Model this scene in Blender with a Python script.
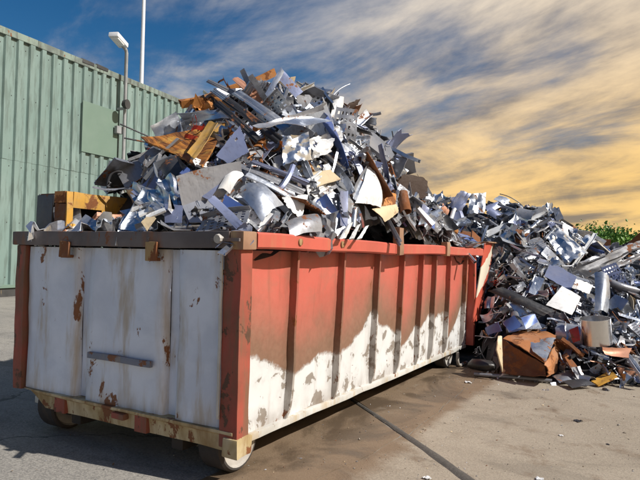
import bpy, bmesh, math, random
import numpy as np
from mathutils import Vector, Matrix, noise

for o in list(bpy.data.objects): bpy.data.objects.remove(o)
sc = bpy.context.scene
COL = sc.collection
R = math.radians

# ------------------------------------------------------------------ camera
F_PX, YAW, PIT, ROL = 587.86, 0.5285, 0.0239, 0.0225
CAM = Vector((2.1207, -2.7452, 1.4))
_fw = Vector((-math.sin(YAW)*math.cos(PIT), math.cos(YAW)*math.cos(PIT), math.sin(PIT)))
_r0 = Vector((math.cos(YAW), math.sin(YAW), 0)); _u0 = _r0.cross(_fw)
_rt = _r0*math.cos(ROL) + _u0*math.sin(ROL); _up = _u0*math.cos(ROL) - _r0*math.sin(ROL)
cd = bpy.data.cameras.new('camera'); cam = bpy.data.objects.new('camera', cd); COL.objects.link(cam)
cd.sensor_width = 36; cd.lens = 36*F_PX/640; cd.clip_end = 2000; cd.clip_start = 0.05
m = Matrix.Identity(4)
for i in range(3):
    m[i][0] = _rt[i]; m[i][1] = _up[i]; m[i][2] = -_fw[i]; m[i][3] = CAM[i]
cam.matrix_world = m
sc.camera = cam

# ------------------------------------------------------------------ world: Nishita sky with a broken cloud layer
SUN_AZ = Vector((0.99, 0.14, 0)).normalized(); SUN_EL = R(42)
w = bpy.data.worlds.new('World'); sc.world = w; w.use_nodes = True
nt = w.node_tree; nt.nodes.clear()
def N(t, **k):
    n = nt.nodes.new(t)
    for a, v in k.items(): setattr(n, a, v)
    return n
def L(a, b): nt.links.new(a, b)
def val(node_out_or_num, sock):
    if isinstance(node_out_or_num, (int, float)): sock.default_value = node_out_or_num
    else: L(node_out_or_num, sock)
def math_(op, a, b=0.0, c=None, clamp=False):
    n = N('ShaderNodeMath', operation=op, use_clamp=clamp); val(a, n.inputs[0]); val(b, n.inputs[1])
    if c is not None: val(c, n.inputs[2])
    return n.outputs[0]
def smooth(x, a, b):
    n = N('ShaderNodeMapRange', interpolation_type='SMOOTHSTEP'); L(x, n.inputs[0])
    n.inputs[1].default_value = a; n.inputs[2].default_value = b
    return n.outputs[0]
def mixc(f, a, b):
    n = N('ShaderNodeMix', data_type='RGBA'); val(f, n.inputs[0])
    for s, v in ((n.inputs[6], a), (n.inputs[7], b)):
        if isinstance(v, tuple): s.default_value = (*v, 1)
        else: L(v, s)
    return n.outputs[2]
sky = N('ShaderNodeTexSky', sky_type='NISHITA', sun_disc=False, sun_elevation=SUN_EL,
        sun_rotation=math.atan2(SUN_AZ.x, SUN_AZ.y), air_density=1.0, dust_density=0.4, ozone_density=3.0)
tc = N('ShaderNodeTexCoord'); sp = N('ShaderNodeSeparateXYZ'); L(tc.outputs['Generated'], sp.inputs[0])
dx, dy, dz = sp.outputs
dzp = math_('MAXIMUM', dz, 0.0)
den = math_('ADD', dzp, 0.24)
cx = math_('DIVIDE', dx, den); cy = math_('DIVIDE', dy, den)
cmb = N('ShaderNodeCombineXYZ'); L(cx, cmb.inputs[0]); L(cy, cmb.inputs[1])
def mapped(rot, sx_, sy_, loc):
    mp = N('ShaderNodeMapping', vector_type='TEXTURE'); L(cmb.outputs[0], mp.inputs[0])
    mp.inputs['Rotation'].default_value = (0, 0, R(rot)); mp.inputs['Scale'].default_value = (sx_, sy_, 1); mp.inputs['Location'].default_value = (*loc, 0)
    return mp.outputs[0]
def noi(vec, scale, detail, rough, dist, off=0.0):
    n = N('ShaderNodeTexNoise', noise_dimensions='4D'); L(vec, n.inputs['Vector'])
    n.inputs['W'].default_value = off; n.inputs['Scale'].default_value = scale; n.inputs['Detail'].default_value = detail
    n.inputs['Roughness'].default_value = rough; n.inputs['Distortion'].default_value = dist
    return n.outputs[0]
va = mapped(157, 1.2, 0.88, (5.3, 0.2)); vb = mapped(160, 1.75, 0.68, (0.4, 2.2))
n1 = noi(va, 1.0, 9, 0.6, 0.5, 1.3); n2 = noi(va, 1.35, 8, 0.58, 0.7, 4.3); n3 = noi(vb, 2.5, 7, 0.60, 0.5, 9.1)
q = math_('ADD', math_('MULTIPLY', dx, 0.863), math_('MULTIPLY', dy, 0.504))      # towards the sunny side
cover = math_('ADD', n1, math_('ADD', math_('MULTIPLY', q, 0.34), math_('MULTIPLY', dzp, -0.40)))
cover = math_('ADD', cover, math_('MULTIPLY', math_('SUBTRACT', n3, 0.5), 0.30))
mask = math_('MULTIPLY', smooth(cover, 0.22, 0.54), 0.97)
low = smooth(dz, 0.42, 0.03)                       # 1 near the horizon
warm = math_('ADD', math_('MULTIPLY', low, 0.85), math_('MULTIPLY', q, 0.60), clamp=True)
lightc = mixc(warm, (0.78, 0.70, 0.60), (0.93, 0.60, 0.215))
darkc = mixc(warm, (0.10, 0.125, 0.185), (0.27, 0.215, 0.16))
body = math_('ADD', math_('ADD', n2, math_('MULTIPLY', math_('SUBTRACT', n3, 0.5), 0.85)), math_('MULTIPLY', low, 0.04))
ccol = mixc(smooth(body, 0.27, 0.66), darkc, lightc)
hsv = N('ShaderNodeHueSaturation'); hsv.inputs['Saturation'].default_value = 1.38; L(sky.outputs[0], hsv.inputs['Color'])
bg1 = N('ShaderNodeBackground'); L(hsv.outputs[0], bg1.inputs[0]); bg1.inputs[1].default_value = 0.062
bg2 = N('ShaderNodeBackground'); L(ccol, bg2.inputs[0]); bg2.inputs[1].default_value = 0.95
ms = N('ShaderNodeMixShader'); L(mask, ms.inputs[0]); L(bg1.outputs[0], ms.inputs[1]); L(bg2.outputs[0], ms.inputs[2])
wo = N('ShaderNodeOutputWorld'); L(ms.outputs[0], wo.inputs[0])

# ------------------------------------------------------------------ sun, exposure
sl = bpy.data.lights.new('sun', 'SUN'); sl.energy = 5.0; sl.angle = R(0.53); sl.color = (1.0, 0.955, 0.88)
so = bpy.data.objects.new('sun', sl); COL.objects.link(so)
sdir = -(SUN_AZ*math.cos(SUN_EL) + Vector((0, 0, math.sin(SUN_EL))))
so.rotation_euler = sdir.to_track_quat('-Z', 'Y').to_euler(); so.location = (8, 3, 12)
vs = sc.view_settings; vs.view_transform = 'Standard'; vs.look = 'None'; vs.exposure = 0.22; vs.gamma = 1; vs.use_curve_mapping = False

# ================================================================== helpers
def nvec(p): return Vector((noise.noise(p), noise.noise(p+Vector((19.3, 7.1, 3.7))), noise.noise(p+Vector((-5.9, 31.7, 11.3)))))
def ray(px, py): return _fw + _rt*((px-320)/F_PX) - _up*((py-240)/F_PX)
def at(px, py, depth): return CAM + ray(px, py)*depth
def tag(o, label=None, cat=None, group=None, kind=None):
    if label: o['label'] = label
    if cat: o['category'] = cat
    if group: o['group'] = group
    if kind: o['kind'] = kind
    return o
def link(name, me, mat=None, parent=None):
    o = bpy.data.objects.new(name, me); COL.objects.link(o)
    if mat is not None and me is not None:
        me.materials.clear(); me.materials.append(mat)
    if parent is not None:
        o.parent = parent; o.location = -wloc(parent)
    return o
_WL = {}
def wloc(o):
    v = Vector((0, 0, 0))
    while o is not None: v += Vector(o.location); o = o.parent
    return v
def empty(name, loc):
    o = bpy.data.objects.new(name, None); COL.objects.link(o); o.location = loc; o.empty_display_size = 0.2; return o
def finish(bm, name, sharp=32, smooth_=True):
    bmesh.ops.recalc_face_normals(bm, faces=bm.faces)
    me = bpy.data.meshes.new(name); bm.to_mesh(me); bm.free()
    if smooth_:
        me.polygons.foreach_set('use_smooth', [True]*len(me.polygons)); me.set_sharp_from_angle(angle=R(sharp))
    return me
def bm_box(bm, lo, hi, bev=0.0, rot=None, about=None, taper=None):
    lo = Vector(lo); hi = Vector(hi); c = (lo+hi)/2; s = hi-lo
    r = bmesh.ops.create_cube(bm, size=1.0)
    vsx = r['verts']
    for v in vsx: v.co = Vector((v.co.x*s.x, v.co.y*s.y, v.co.z*s.z))
    if taper:
        for v in vsx:
            if v.co.z < 0: v.co.x *= taper; v.co.y *= taper
    if bev > 0:
        es = list({e for v in vsx for e in v.link_edges})
        rb = bmesh.ops.bevel(bm, geom=es, offset=bev, segments=2, profile=0.7, affect='EDGES')
        vsx = list({v for f in rb['faces'] for v in f.verts} | {v for v in vsx if v.is_valid})
    for v in vsx:
        p = v.co.copy()
        if rot is not None: p = rot @ p
        v.co = p + c
    return vsx
def box_mesh(name, lo, hi, bev=0.006, **k):
    bm = bmesh.new(); bm_box(bm, lo, hi, bev, **k); return finish(bm, name)
def dented(me, amp, sc_, seed=0.0):
    for v in me.vertices:
        n = nvec(v.co*sc_ + Vector((seed, seed*1.7, 3.1)))
        v.co += n*amp
    me.update(); return me
def subdiv_box(name, lo, hi, cuts, amp=0.006, sc_=3.0, bev=0.006, seed=0.0):
    bm = bmesh.new(); bm_box(bm, lo, hi, bev)
    s = Vector(hi)-Vector(lo); ax = max(range(3), key=lambda i: s[i])
    for k in range(1, cuts):
        co = Vector(lo); co[ax] += s[ax]*k/cuts; no = Vector((0, 0, 0)); no[ax] = 1
        bmesh.ops.bisect_plane(bm, geom=bm.verts[:]+bm.edges[:]+bm.faces[:], plane_co=co, plane_no=no)
    for v in bm.verts: v.co += nvec(v.co*sc_+Vector((seed, 0, seed)))*amp
    return finish(bm, name)
def bm_tube(bm, pts, rad, n=8, cap=True, radii=None):
    pts = [Vector(p) for p in pts]; rings = []
    prev = None
    for i, p in enumerate(pts):
        t = (pts[min(i+1, len(pts)-1)] - pts[max(i-1, 0)]).normalized()
        if prev is None: a = t.orthogonal().normalized()
        else: a = (prev - t*prev.dot(t)).normalized()
        prev = a; b = t.cross(a); rr = radii[i] if radii else rad
        rings.append([bm.verts.new(p + (a*math.cos(2*math.pi*k/n)+b*math.sin(2*math.pi*k/n))*rr) for k in range(n)])
    for i in range(len(rings)-1):
        for k in range(n): bm.faces.new((rings[i][k], rings[i][(k+1) % n], rings[i+1][(k+1) % n], rings[i+1][k]))
    if cap: bm.faces.new(rings[0][::-1]); bm.faces.new(rings[-1])
def tube_mesh(name, pts, rad, n=8, cap=True, radii=None):
    bm = bmesh.new(); bm_tube(bm, pts, rad, n, cap, radii); return finish(bm, name, 50)
def grid_mesh(name, P, th=0.003, sharp=32, keep=None, attr=None):
    """P: nu x nv points -> thin solid sheet"""
    nu, nv = len(P), len(P[0]); bm = bmesh.new()
    V = [[bm.verts.new(P[i][j]) for j in range(nv)] for i in range(nu)]
    for i in range(nu-1):
        for j in range(nv-1):
            if keep is None or keep(i, j): bm.faces.new((V[i][j], V[i+1][j], V[i+1][j+1], V[i][j+1]))
    for v in [v for v in bm.verts if not v.link_faces]: bm.verts.remove(v)
    bmesh.ops.recalc_face_normals(bm, faces=bm.faces)
    if th: bmesh.ops.solidify(bm, geom=bm.faces[:], thickness=th)
    return finish(bm, name, sharp)

# ================================================================== materials
def mat_new(name):
    m_ = bpy.data.materials.new(name); m_.use_nodes = True
    return m_, m_.node_tree, m_.node_tree.nodes['Principled BSDF']
class MG:
    """tiny node-graph helper for one material"""
    def __init__(s, name):
        s.m, s.t, s.b = mat_new(name); s.tc = s.n('ShaderNodeTexCoord'); s.P = s.tc.outputs['Object']
    def n(s, t, **k):
        n = s.t.nodes.new(t)
        for a, v in k.items(): setattr(n, a, v)
        return n
    def l(s, a, b): s.t.links.new(a, b)
    def v(s, x, sock):
        if isinstance(x, (int, float)): sock.default_value = x
        elif isinstance(x, tuple): sock.default_value = (*x, 1) if len(x) == 3 else x
        else: s.l(x, sock)
    def math(s, op, a, b=0.0, clamp=False):
        n = s.n('ShaderNodeMath', operation=op, use_clamp=clamp); s.v(a, n.inputs[0]); s.v(b, n.inputs[1]); return n.outputs[0]
    def noise(s, scale, detail=5, rough=0.6, dist=0.0, stretch=None, vec=None):
        n = s.n('ShaderNodeTexNoise'); src = vec or s.P
        if stretch:
            mp_ = s.n('ShaderNodeMapping'); s.l(src, mp_.inputs[0]); mp_.inputs['Scale'].default_value = stretch; src = mp_.outputs[0]
        s.l(src, n.inputs['Vector']); n.inputs['Scale'].default_value = scale; n.inputs['Detail'].default_value = detail
        n.inputs['Roughness'].default_value = rough; n.inputs['Distortion'].default_value = dist
        return n.outputs[0]
    def step(s, x, a, b):
        n = s.n('ShaderNodeMapRange', interpolation_type='SMOOTHSTEP'); s.v(x, n.inputs[0]); n.inputs[1].default_value = a; n.inputs[2].default_value = b
        return n.outputs[0]
    def mix(s, f, a, b):
        n = s.n('ShaderNodeMix', data_type='RGBA'); s.v(f, n.inputs[0]); s.v(a, n.inputs[6]); s.v(b, n.inputs[7]); return n.outputs[2]
    def bump(s, h, strength, dist=0.01):
        n = s.n('ShaderNodeBump'); s.v(h, n.inputs['Height']); n.inputs['Strength'].default_value = strength; n.inputs['Distance'].default_value = dist
        s.l(n.outputs[0], s.b.inputs['Normal'])
    def out(s, col=None, rough=None, metal=None):
        if col is not None: s.v(col, s.b.inputs['Base Color'])
        if rough is not None: s.v(rough, s.b.inputs['Roughness'])
        if metal is not None: s.v(metal, s.b.inputs['Metallic'])
        return s.m
RUST = (0.105, 0.038, 0.016); RUST2 = (0.26, 0.095, 0.03)
def scrap_mat(name, base, metal, rough, rust=0.08, dirt=0.3, vary=0.25, bump=0.25, grime=(0.06, 0.05, 0.045)):
    g = MG(name)
    oi = g.n('ShaderNodeObjectInfo'); rnd = oi.outputs['Random']
    ofs = g.n('ShaderNodeVectorMath', operation='ADD'); g.l(g.P, ofs.inputs[0])
    cmb_ = g.n('ShaderNodeCombineXYZ'); rr = g.math('MULTIPLY', rnd, 37.0)
    for i_ in range(3): g.l(rr, cmb_.inputs[i_])
    g.l(cmb_.outputs[0], ofs.inputs[1]); g.P = ofs.outputs[0]
    big = g.noise(5.5, 6, 0.65, 0.4); fine = g.noise(38, 4, 0.7); streak = g.noise(16, 4, 0.6, 0.2, (1, 7, 1))
    b2 = tuple(min(1, c*(1+vary*0.5)) for c in base); b1 = tuple(c*(1-vary) for c in base)
    col = g.mix(rnd, b1, b2)
    col = g.mix(g.math('MULTIPLY', g.step(streak, 0.52, 0.75), dirt), col, grime)
    col = g.mix(g.math('MULTIPLY', g.step(g.math('ADD', big, g.math('MULTIPLY', g.math('SUBTRACT', fine, 0.5), 0.35)), 0.52, 0.66), dirt), col, grime)
    dst = g.step(g.noise(3.1, 6, 0.65, 0.6), 0.46, 0.70)
    col = g.mix(g.math('MULTIPLY', dst, dirt*0.9), col, (0.24, 0.21, 0.175))
    rm = g.step(g.math('ADD', big, g.math('MULTIPLY', fine, 0.22)), 0.80-rust, 0.84-rust)
    col = g.mix(rm, col, g.mix(fine, RUST, RUST2))
    rgh = g.math('ADD', g.math('ADD', g.math('MULTIPLY', fine, 0.14), rough-0.07), g.math('ADD', g.math('MULTIPLY', rm, 0.4), g.math('MULTIPLY', dst, dirt*0.5)), clamp=True)
    g.bump(g.noise(7, 3, 0.5, 0.2), bump, 0.03)
    return g.out(col, rgh, g.math('MULTIPLY', g.math('MULTIPLY', g.math('SUBTRACT', 1.0, rm), g.math('SUBTRACT', 1.0, g.math('MULTIPLY', dst, dirt*0.7))), metal))
S = {
 'silver':   scrap_mat('galvanised_steel', (0.53, 0.565, 0.63), 0.85, 0.37, 0.07),
 'bright':   scrap_mat('bright_aluminium', (0.70, 0.73, 0.78), 0.92, 0.29, 0.0, 0.15),
 'grey':     scrap_mat('grey_painted_steel', (0.29, 0.30, 0.335), 0.45, 0.38, 0.08),
 'white':    scrap_mat('white_enamel', (0.74, 0.75, 0.76), 0.0, 0.38, 0.05, 0.35, 0.15, 0.12),
 'lavender': scrap_mat('lavender_blue_paint', (0.235, 0.27, 0.42), 0.35, 0.34, 0.02, 0.22, 0.2, 0.12),
 'blue':     scrap_mat('deep_blue_paint', (0.075, 0.13, 0.36), 0.2, 0.33, 0.04, 0.2, 0.3, 0.12),
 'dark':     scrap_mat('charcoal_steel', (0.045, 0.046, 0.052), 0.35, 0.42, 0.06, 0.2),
 'rust':     scrap_mat('rusted_steel', (0.17, 0.065, 0.027), 0.0, 0.82, 0.22, 0.3, 0.35, 0.5),
 'orange':   scrap_mat('orange_rust_sheet', (0.50, 0.20, 0.045), 0.0, 0.6, 0.16, 0.25, 0.3, 0.3),
 'cream':    scrap_mat('cream_painted_steel', (0.58, 0.46, 0.29), 0.0, 0.5, 0.08, 0.3),
 'yellow':   scrap_mat('yellow_orange_paint', (0.60, 0.32, 0.05), 0.0, 0.55, 0.10, 0.35, 0.1, 0.15),
 'red':      scrap_mat('red_paint', (0.50, 0.05, 0.025), 0.0, 0.42, 0.06, 0.25),
 'copper':   scrap_mat('copper_pink_sheet', (0.62, 0.31, 0.20), 0.3, 0.5, 0.04, 0.25),
 'brown':    scrap_mat('dark_brown_rusted_plate', (0.036, 0.017, 0.010), 0.0, 0.7, 0.05, 0.08, 0.2, 0.6),
 'slate':    scrap_mat('slate_grey_steel', (0.085, 0.088, 0.105), 0.2, 0.5, 0.10, 0.35),
 'dullrust': scrap_mat('dull_orange_rust', (0.36, 0.145, 0.05), 0.0, 0.6, 0.14, 0.45, 0.2, 0.12),
 'clean':    scrap_mat('clean_stainless', (0.74, 0.75, 0.77), 1.0, 0.24, -0.2, 0.05, 0.05, 0.04),
 'ochre':    scrap_mat('ochre_stained_strip', (0.42, 0.235, 0.045), 0.0, 0.6, 0.08, 0.4, 0.1, 0.2),
 'black':    scrap_mat('black_rubber', (0.018, 0.018, 0.02), 0.0, 0.38, -0.2, 0.1),
}

# --- rusty wood-like brown sheet: streaks along its length
g = MG('streaked_rusty_sheet')
st = g.noise(5, 6, 0.6, 0.8, (1.0, 9, 1.0)); bg_ = g.noise(4, 5, 0.6, 0.5)
colr = g.mix(g.step(st, 0.35, 0.68), (0.085, 0.030, 0.012), (0.48, 0.19, 0.035))
colr = g.mix(g.step(bg_, 0.52, 0.68), colr, (0.52, 0.30, 0.07)); g.bump(st, 0.5, 0.02)
S['streaked'] = g.out(colr, 0.62, 0.1)

# --- side paint of the container: red over dirty white, boundary carried by the mesh attribute 'wear'
def side_paint(name, base_white=(0.64, 0.65, 0.655), dim=1.0, rusty=0.0):
    g = MG(name)
    a = g.n('ShaderNodeAttribute', attribute_name='wear').outputs['Fac']
    ed = g.n('ShaderNodeAttribute', attribute_name='edge').outputs['Fac']
    nb = g.noise(3.2, 7, 0.62, 0.5); nf = g.noise(26, 5, 0.65); nl = g.noise(7, 6, 0.6, 0.3)
    wv = g.math('ADD', a, g.math('ADD', g.math('MULTIPLY', g.math('SUBTRACT', nb, 0.5), 0.20), g.math('MULTIPLY', g.math('SUBTRACT', nf, 0.5), 0.045)))
    red = g.mix(nb, tuple(c*dim for c in (0.47, 0.092, 0.066)), tuple(c*dim for c in (0.53, 0.140, 0.103)))
    red = g.mix(g.math('MULTIPLY', g.step(nl, 0.46, 0.72), 0.45), red, tuple(c*dim for c in (0.34, 0.135, 0.092)))
    soot = g.mix(nf, (0.12, 0.080, 0.050), (0.235, 0.165, 0.11))
    band = g.step(g.math('ADD', wv, g.math('MULTIPLY', g.math('SUBTRACT', nl, 0.5), 0.35)), 0.60, 0.02)
    red = g.mix(g.math('MULTIPLY', band, 0.88), red, soot)
    wht = g.mix(g.step(nl, 0.42, 0.7), base_white, tuple(c*0.82 for c in base_white))
    bare = g.step(g.math('ADD', g.math('ADD', nl, g.math('MULTIPLY', ed, 0.035)), g.math('MULTIPLY', nf, 0.12)), 0.635, 0.655)
    wht = g.mix(bare, wht, g.mix(nf, (0.20, 0.175, 0.15), (0.33, 0.30, 0.27)))
    spk = g.step(g.noise(17, 3, 0.5), 0.70, 0.73)
    wht = g.mix(spk, wht, RUST)
    col = g.mix(g.step(wv, 0.022, -0.018), red, wht)
    gr = g.math('MULTIPLY', ed, g.step(g.noise(5, 6, 0.65, 0.5, (1, 1, 0.35)), 0.36, 0.62))
    col = g.mix(g.math('MULTIPLY', gr, 0.62), col, g.mix(nf, (0.10, 0.062, 0.038), (0.19, 0.13, 0.085)))
    run = g.step(g.noise(11, 5, 0.6, 0.2, (1, 1, 0.07)), 0.58, 0.74)
    col = g.mix(g.math('MULTIPLY', run, 0.30), col, (0.15, 0.085, 0.05))
    scr = g.step(g.math('ADD', g.noise(9, 6, 0.7, 0.6, (1, 1, 0.5)), g.math('MULTIPLY', ed, 0.10+rusty)), 0.70, 0.73)
    col = g.mix(scr, col, g.mix(nf, RUST, RUST2))
    ridge = g.math('ADD', g.step(wv, -0.012, 0.012), g.math('MULTIPLY', nl, 0.6))
    g.bump(ridge, 0.35, 0.008)
    return g.out(col, g.math('ADD', 0.38, g.math('MULTIPLY', nf, 0.3)), 0.0)
SIDE = side_paint('red_over_white_paint')
RIBP = side_paint('shaded_rib_paint', (0.60, 0.59, 0.57), 0.82, 0.02)  # flank paint dimmed, the ribs' shading put into the colour; slightly rustier
def worn_paint(name, base, base2, chips=0.66, streaks=0.62, rustc=(RUST, RUST2), rough=0.45, stainc=(0.42, 0.30, 0.14), bump=0.3, big=2.6, vary=0.0):
    g = MG(name)
    nb = g.noise(big, 6, 0.6, 0.3); nf = g.noise(28, 5, 0.65); ns = g.noise(7.5, 6, 0.62, 0.2, (1.0, 1.0, 0.16)); nc = g.noise(6.5, 7, 0.66, 0.4, (1, 1, 0.55))
    col = g.mix(g.step(nb, 0.35, 0.65), base, base2)
    if vary: col = g.mix(g.math('MULTIPLY', g.n('ShaderNodeObjectInfo').outputs['Random'], vary), col, tuple(c*0.55 for c in base))
    col = g.mix(g.math('MULTIPLY', g.step(ns, streaks-0.08, streaks+0.12), 0.75), col, stainc)
    ed = g.n('ShaderNodeAttribute', attribute_name='edge').outputs['Fac']
    col = g.mix(g.math('MULTIPLY', g.math('MULTIPLY', ed, g.step(ns, 0.40, 0.62)), 0.6), col, stainc)
    nc = g.math('ADD', nc, g.math('MULTIPLY', ed, 0.065))
    ch = g.step(g.math('ADD', nc, g.math('MULTIPLY', g.math('SUBTRACT', nf, 0.5), 0.16)), chips, chips+0.025)
    col = g.mix(ch, col, g.mix(nf, *rustc))
    g.bump(g.math('ADD', g.math('MULTIPLY', ch, -0.8), g.math('MULTIPLY', nb, 0.8)), bump, 0.008)
    return g.out(col, g.math('ADD', rough-0.1, g.math('MULTIPLY', nf, 0.3)), 0.0)
ENDP = worn_paint('pale_grey_worn_paint', (0.68, 0.74, 0.86), (0.56, 0.62, 0.74), 0.655, 0.62, stainc=(0.40, 0.31, 0.19))  # pale grey paint, blue of the sky light put into its base
RIMD = worn_paint('dark_rusted_rim', (0.10, 0.085, 0.085), (0.15, 0.13, 0.13), 0.60, 0.60, stainc=(0.22, 0.10, 0.05), rough=0.6)
RIMR = worn_paint('red_rim_paint', (0.53, 0.11, 0.078), (0.45, 0.10, 0.07), 0.655, 0.60, stainc=(0.45, 0.16, 0.09), rough=0.42)
POST = worn_paint('red_brown_post_paint', (0.33, 0.070, 0.045), (0.22, 0.065, 0.04), 0.56, 0.52, rustc=((0.045, 0.026, 0.018), (0.14, 0.065, 0.035)), stainc=(0.15, 0.095, 0.055), rough=0.6, big=3.5)
RUSTM = worn_paint('rusty_bracket', (0.13, 0.045, 0.02), (0.20, 0.08, 0.035), 0.5, 0.5, rough=0.8)
BEAM = worn_paint('yellowed_beam_paint', (0.40, 0.31, 0.16), (0.54, 0.46, 0.30), 0.57, 0.52, stainc=(0.24, 0.14, 0.05), rough=0.6, big=5)
WHT = worn_paint('white_rail_paint', (0.60, 0.60, 0.58), (0.44, 0.43, 0.40), 0.60, 0.58, rough=0.5)
CORN = worn_paint('scraped_brown_corner', (0.36, 0.22, 0.14), (0.24, 0.13, 0.08), 0.62, 0.55, rough=0.6)
TAN = worn_paint('scraped_roller_steel', (0.42, 0.40, 0.37), (0.30, 0.28, 0.26), 0.62, 0.6, rough=0.5, big=7)
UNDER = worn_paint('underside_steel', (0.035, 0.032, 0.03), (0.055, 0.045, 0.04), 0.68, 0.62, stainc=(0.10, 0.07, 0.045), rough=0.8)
GREEN = worn_paint('mint_green_cladding', (0.185, 0.272, 0.252), (0.22, 0.305, 0.285), 0.80, 0.52, stainc=(0.115, 0.16, 0.145), rough=0.5, big=0.5, bump=0.05, vary=0.35)
GREEN2 = worn_paint('flat_green_board', (0.14, 0.21, 0.17), (0.155, 0.225, 0.185), 0.9, 0.62, stainc=(0.14, 0.22, 0.17), rough=0.55, big=1.2, bump=0.05)
CAPM = worn_paint('weathered_roof_flashing', (0.22, 0.28, 0.24), (0.12, 0.14, 0.13), 0.62, 0.55, stainc=(0.06, 0.06, 0.05), rough=0.7, big=1.5, bump=0.1)
PLIN = worn_paint('plinth_concrete', (0.34, 0.32, 0.25), (0.28, 0.27, 0.23), 0.75, 0.6, rough=0.85)
DARKM = worn_paint('dark_base_rail', (0.035, 0.035, 0.035), (0.05, 0.05, 0.05), 0.75, 0.7, rough=0.7)
POLE = worn_paint('galvanised_pole', (0.33, 0.34, 0.35), (0.25, 0.26, 0.27), 0.78, 0.66, rough=0.45)
MAST = worn_paint('white_mast_paint', (0.72, 0.73, 0.75), (0.64, 0.66, 0.70), 0.85, 0.75, rough=0.4)

# --- ground
def ground_mat(name, c1, c2, speck, stain=0.0, stainc=(0.13, 0.075, 0.035)):
    g = MG(name)
    big = g.noise(0.55, 7, 0.6, 0.4); mid = g.noise(2.6, 7, 0.65, 0.5); fine = g.noise(70, 3, 0.7)
    vo = g.n('ShaderNodeTexVoronoi'); g.l(g.P, vo.inputs['Vector']); vo.inputs['Scale'].default_value = 95
    sepc = g.n('ShaderNodeSeparateColor'); g.l(vo.outputs['Color'], sepc.inputs[0])
    col = g.mix(g.step(big, 0.35, 0.65), c1, c2)
    col = g.mix(g.math('MULTIPLY', g.step(mid, 0.48, 0.72), 0.4), col, tuple(c*0.62 for c in c1))
    col = g.mix(g.math('MULTIPLY', sepc.outputs[0], speck), col, tuple(min(1, c*1.7) for c in c2))
    trk = g.step(g.noise(0.9, 6, 0.6, 0.7, (1.0, 2.6, 1)), 0.50, 0.66)
    col = g.mix(g.math('MULTIPLY', trk, 0.38), col, tuple(c*0.5 for c in c1))
    col = g.mix(g.math('MULTIPLY', g.step(fine, 0.50, 0.72), 0.5), col, tuple(c*0.45 for c in c1))
    vc = g.n('ShaderNodeTexVoronoi', feature='DISTANCE_TO_EDGE'); wv_ = g.n('ShaderNodeVectorMath', operation='MULTIPLY_ADD'); nz_ = g.n('ShaderNodeTexNoise'); g.l(g.P, nz_.inputs['Vector']); nz_.inputs['Scale'].default_value = 3.0; nz_.inputs['Detail'].default_value = 5
    g.l(nz_.outputs['Color'], wv_.inputs[0]); wv_.inputs[1].default_value = (0.5, 0.5, 0); g.l(g.P, wv_.inputs[2]); g.l(wv_.outputs[0], vc.inputs['Vector']); vc.inputs['Scale'].default_value = 0.42
    crk = g.math('MULTIPLY', g.step(vc.outputs['Distance'], 0.005, 0.0015), g.step(big, 0.52, 0.60))
    col = g.mix(g.math('MULTIPLY', crk, 0.7), col, tuple(c*0.28 for c in c1))
    if stain:
        sx = g.n('ShaderNodeSeparateXYZ'); g.l(g.P, sx.inputs[0])
        # oil and rust water that has run out from under the container (x = 0 is the container's flank)
        dist_ = g.math('ADD', sx.outputs[0], g.math('MULTIPLY', g.math('SUBTRACT', mid, 0.5), 0.35))
        near = g.step(g.math('ADD', dist_, g.math('MULTIPLY', g.math('SUBTRACT', big, 0.5), 0.5)), 0.62, 0.28)
        pat = g.step(g.math('ADD', mid, g.math('MULTIPLY', near, 0.36)), 0.52, 0.76)
        col = g.mix(g.math('MULTIPLY', pat, stain), col, stainc)
        oil = g.step(g.math('ADD', g.noise(1.5, 6, 0.6, 0.8, (1, 0.6, 1)), g.math('MULTIPLY', near, 0.17)), 0.60, 0.74)
        col = g.mix(g.math('MULTIPLY', oil, 0.55), col, (0.055, 0.042, 0.032))
        rgh = g.math('SUBTRACT', 0.86, g.math('ADD', g.math('MULTIPLY', pat, 0.18), g.math('MULTIPLY', g.math('MULTIPLY', oil, pat), 0.36)))
    else: rgh = 0.88
    g.bump(g.math('ADD', g.math('MULTIPLY', fine, 0.5), g.math('ADD', g.math('MULTIPLY', sepc.outputs[1], 0.35), g.math('MULTIPLY', mid, 0.5))), 0.55, 0.012)
    return g.out(col, rgh, 0.0)
ASPH = ground_mat('pale_asphalt', (0.17, 0.16, 0.15), (0.25, 0.232, 0.205), 0.62)
CONC = ground_mat('stained_concrete', (0.255, 0.215, 0.165), (0.325, 0.28, 0.22), 0.25, 0.74, (0.15, 0.090, 0.045))
TAR = ground_mat('tar_joint', (0.06, 0.055, 0.048), (0.10, 0.09, 0.08), 0.25)
LEAFM = None
g = MG('leaf_green'); oi = g.n('ShaderNodeObjectInfo'); nn_ = g.noise(2.3, 4, 0.6)
S_LEAF = g.out(g.mix(g.step(nn_, 0.35, 0.65), (0.05, 0.13, 0.013), (0.13, 0.27, 0.03)), 0.5, 0.0)
g.b.inputs['Transmission Weight'].default_value = 0.0
BARK = worn_paint('bark', (0.09, 0.06, 0.04), (0.06, 0.045, 0.03), 0.7, 0.6, rough=0.9)
GL = MG('lamp_glass').out((0.75, 0.78, 0.8), 0.12, 0.0)
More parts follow.
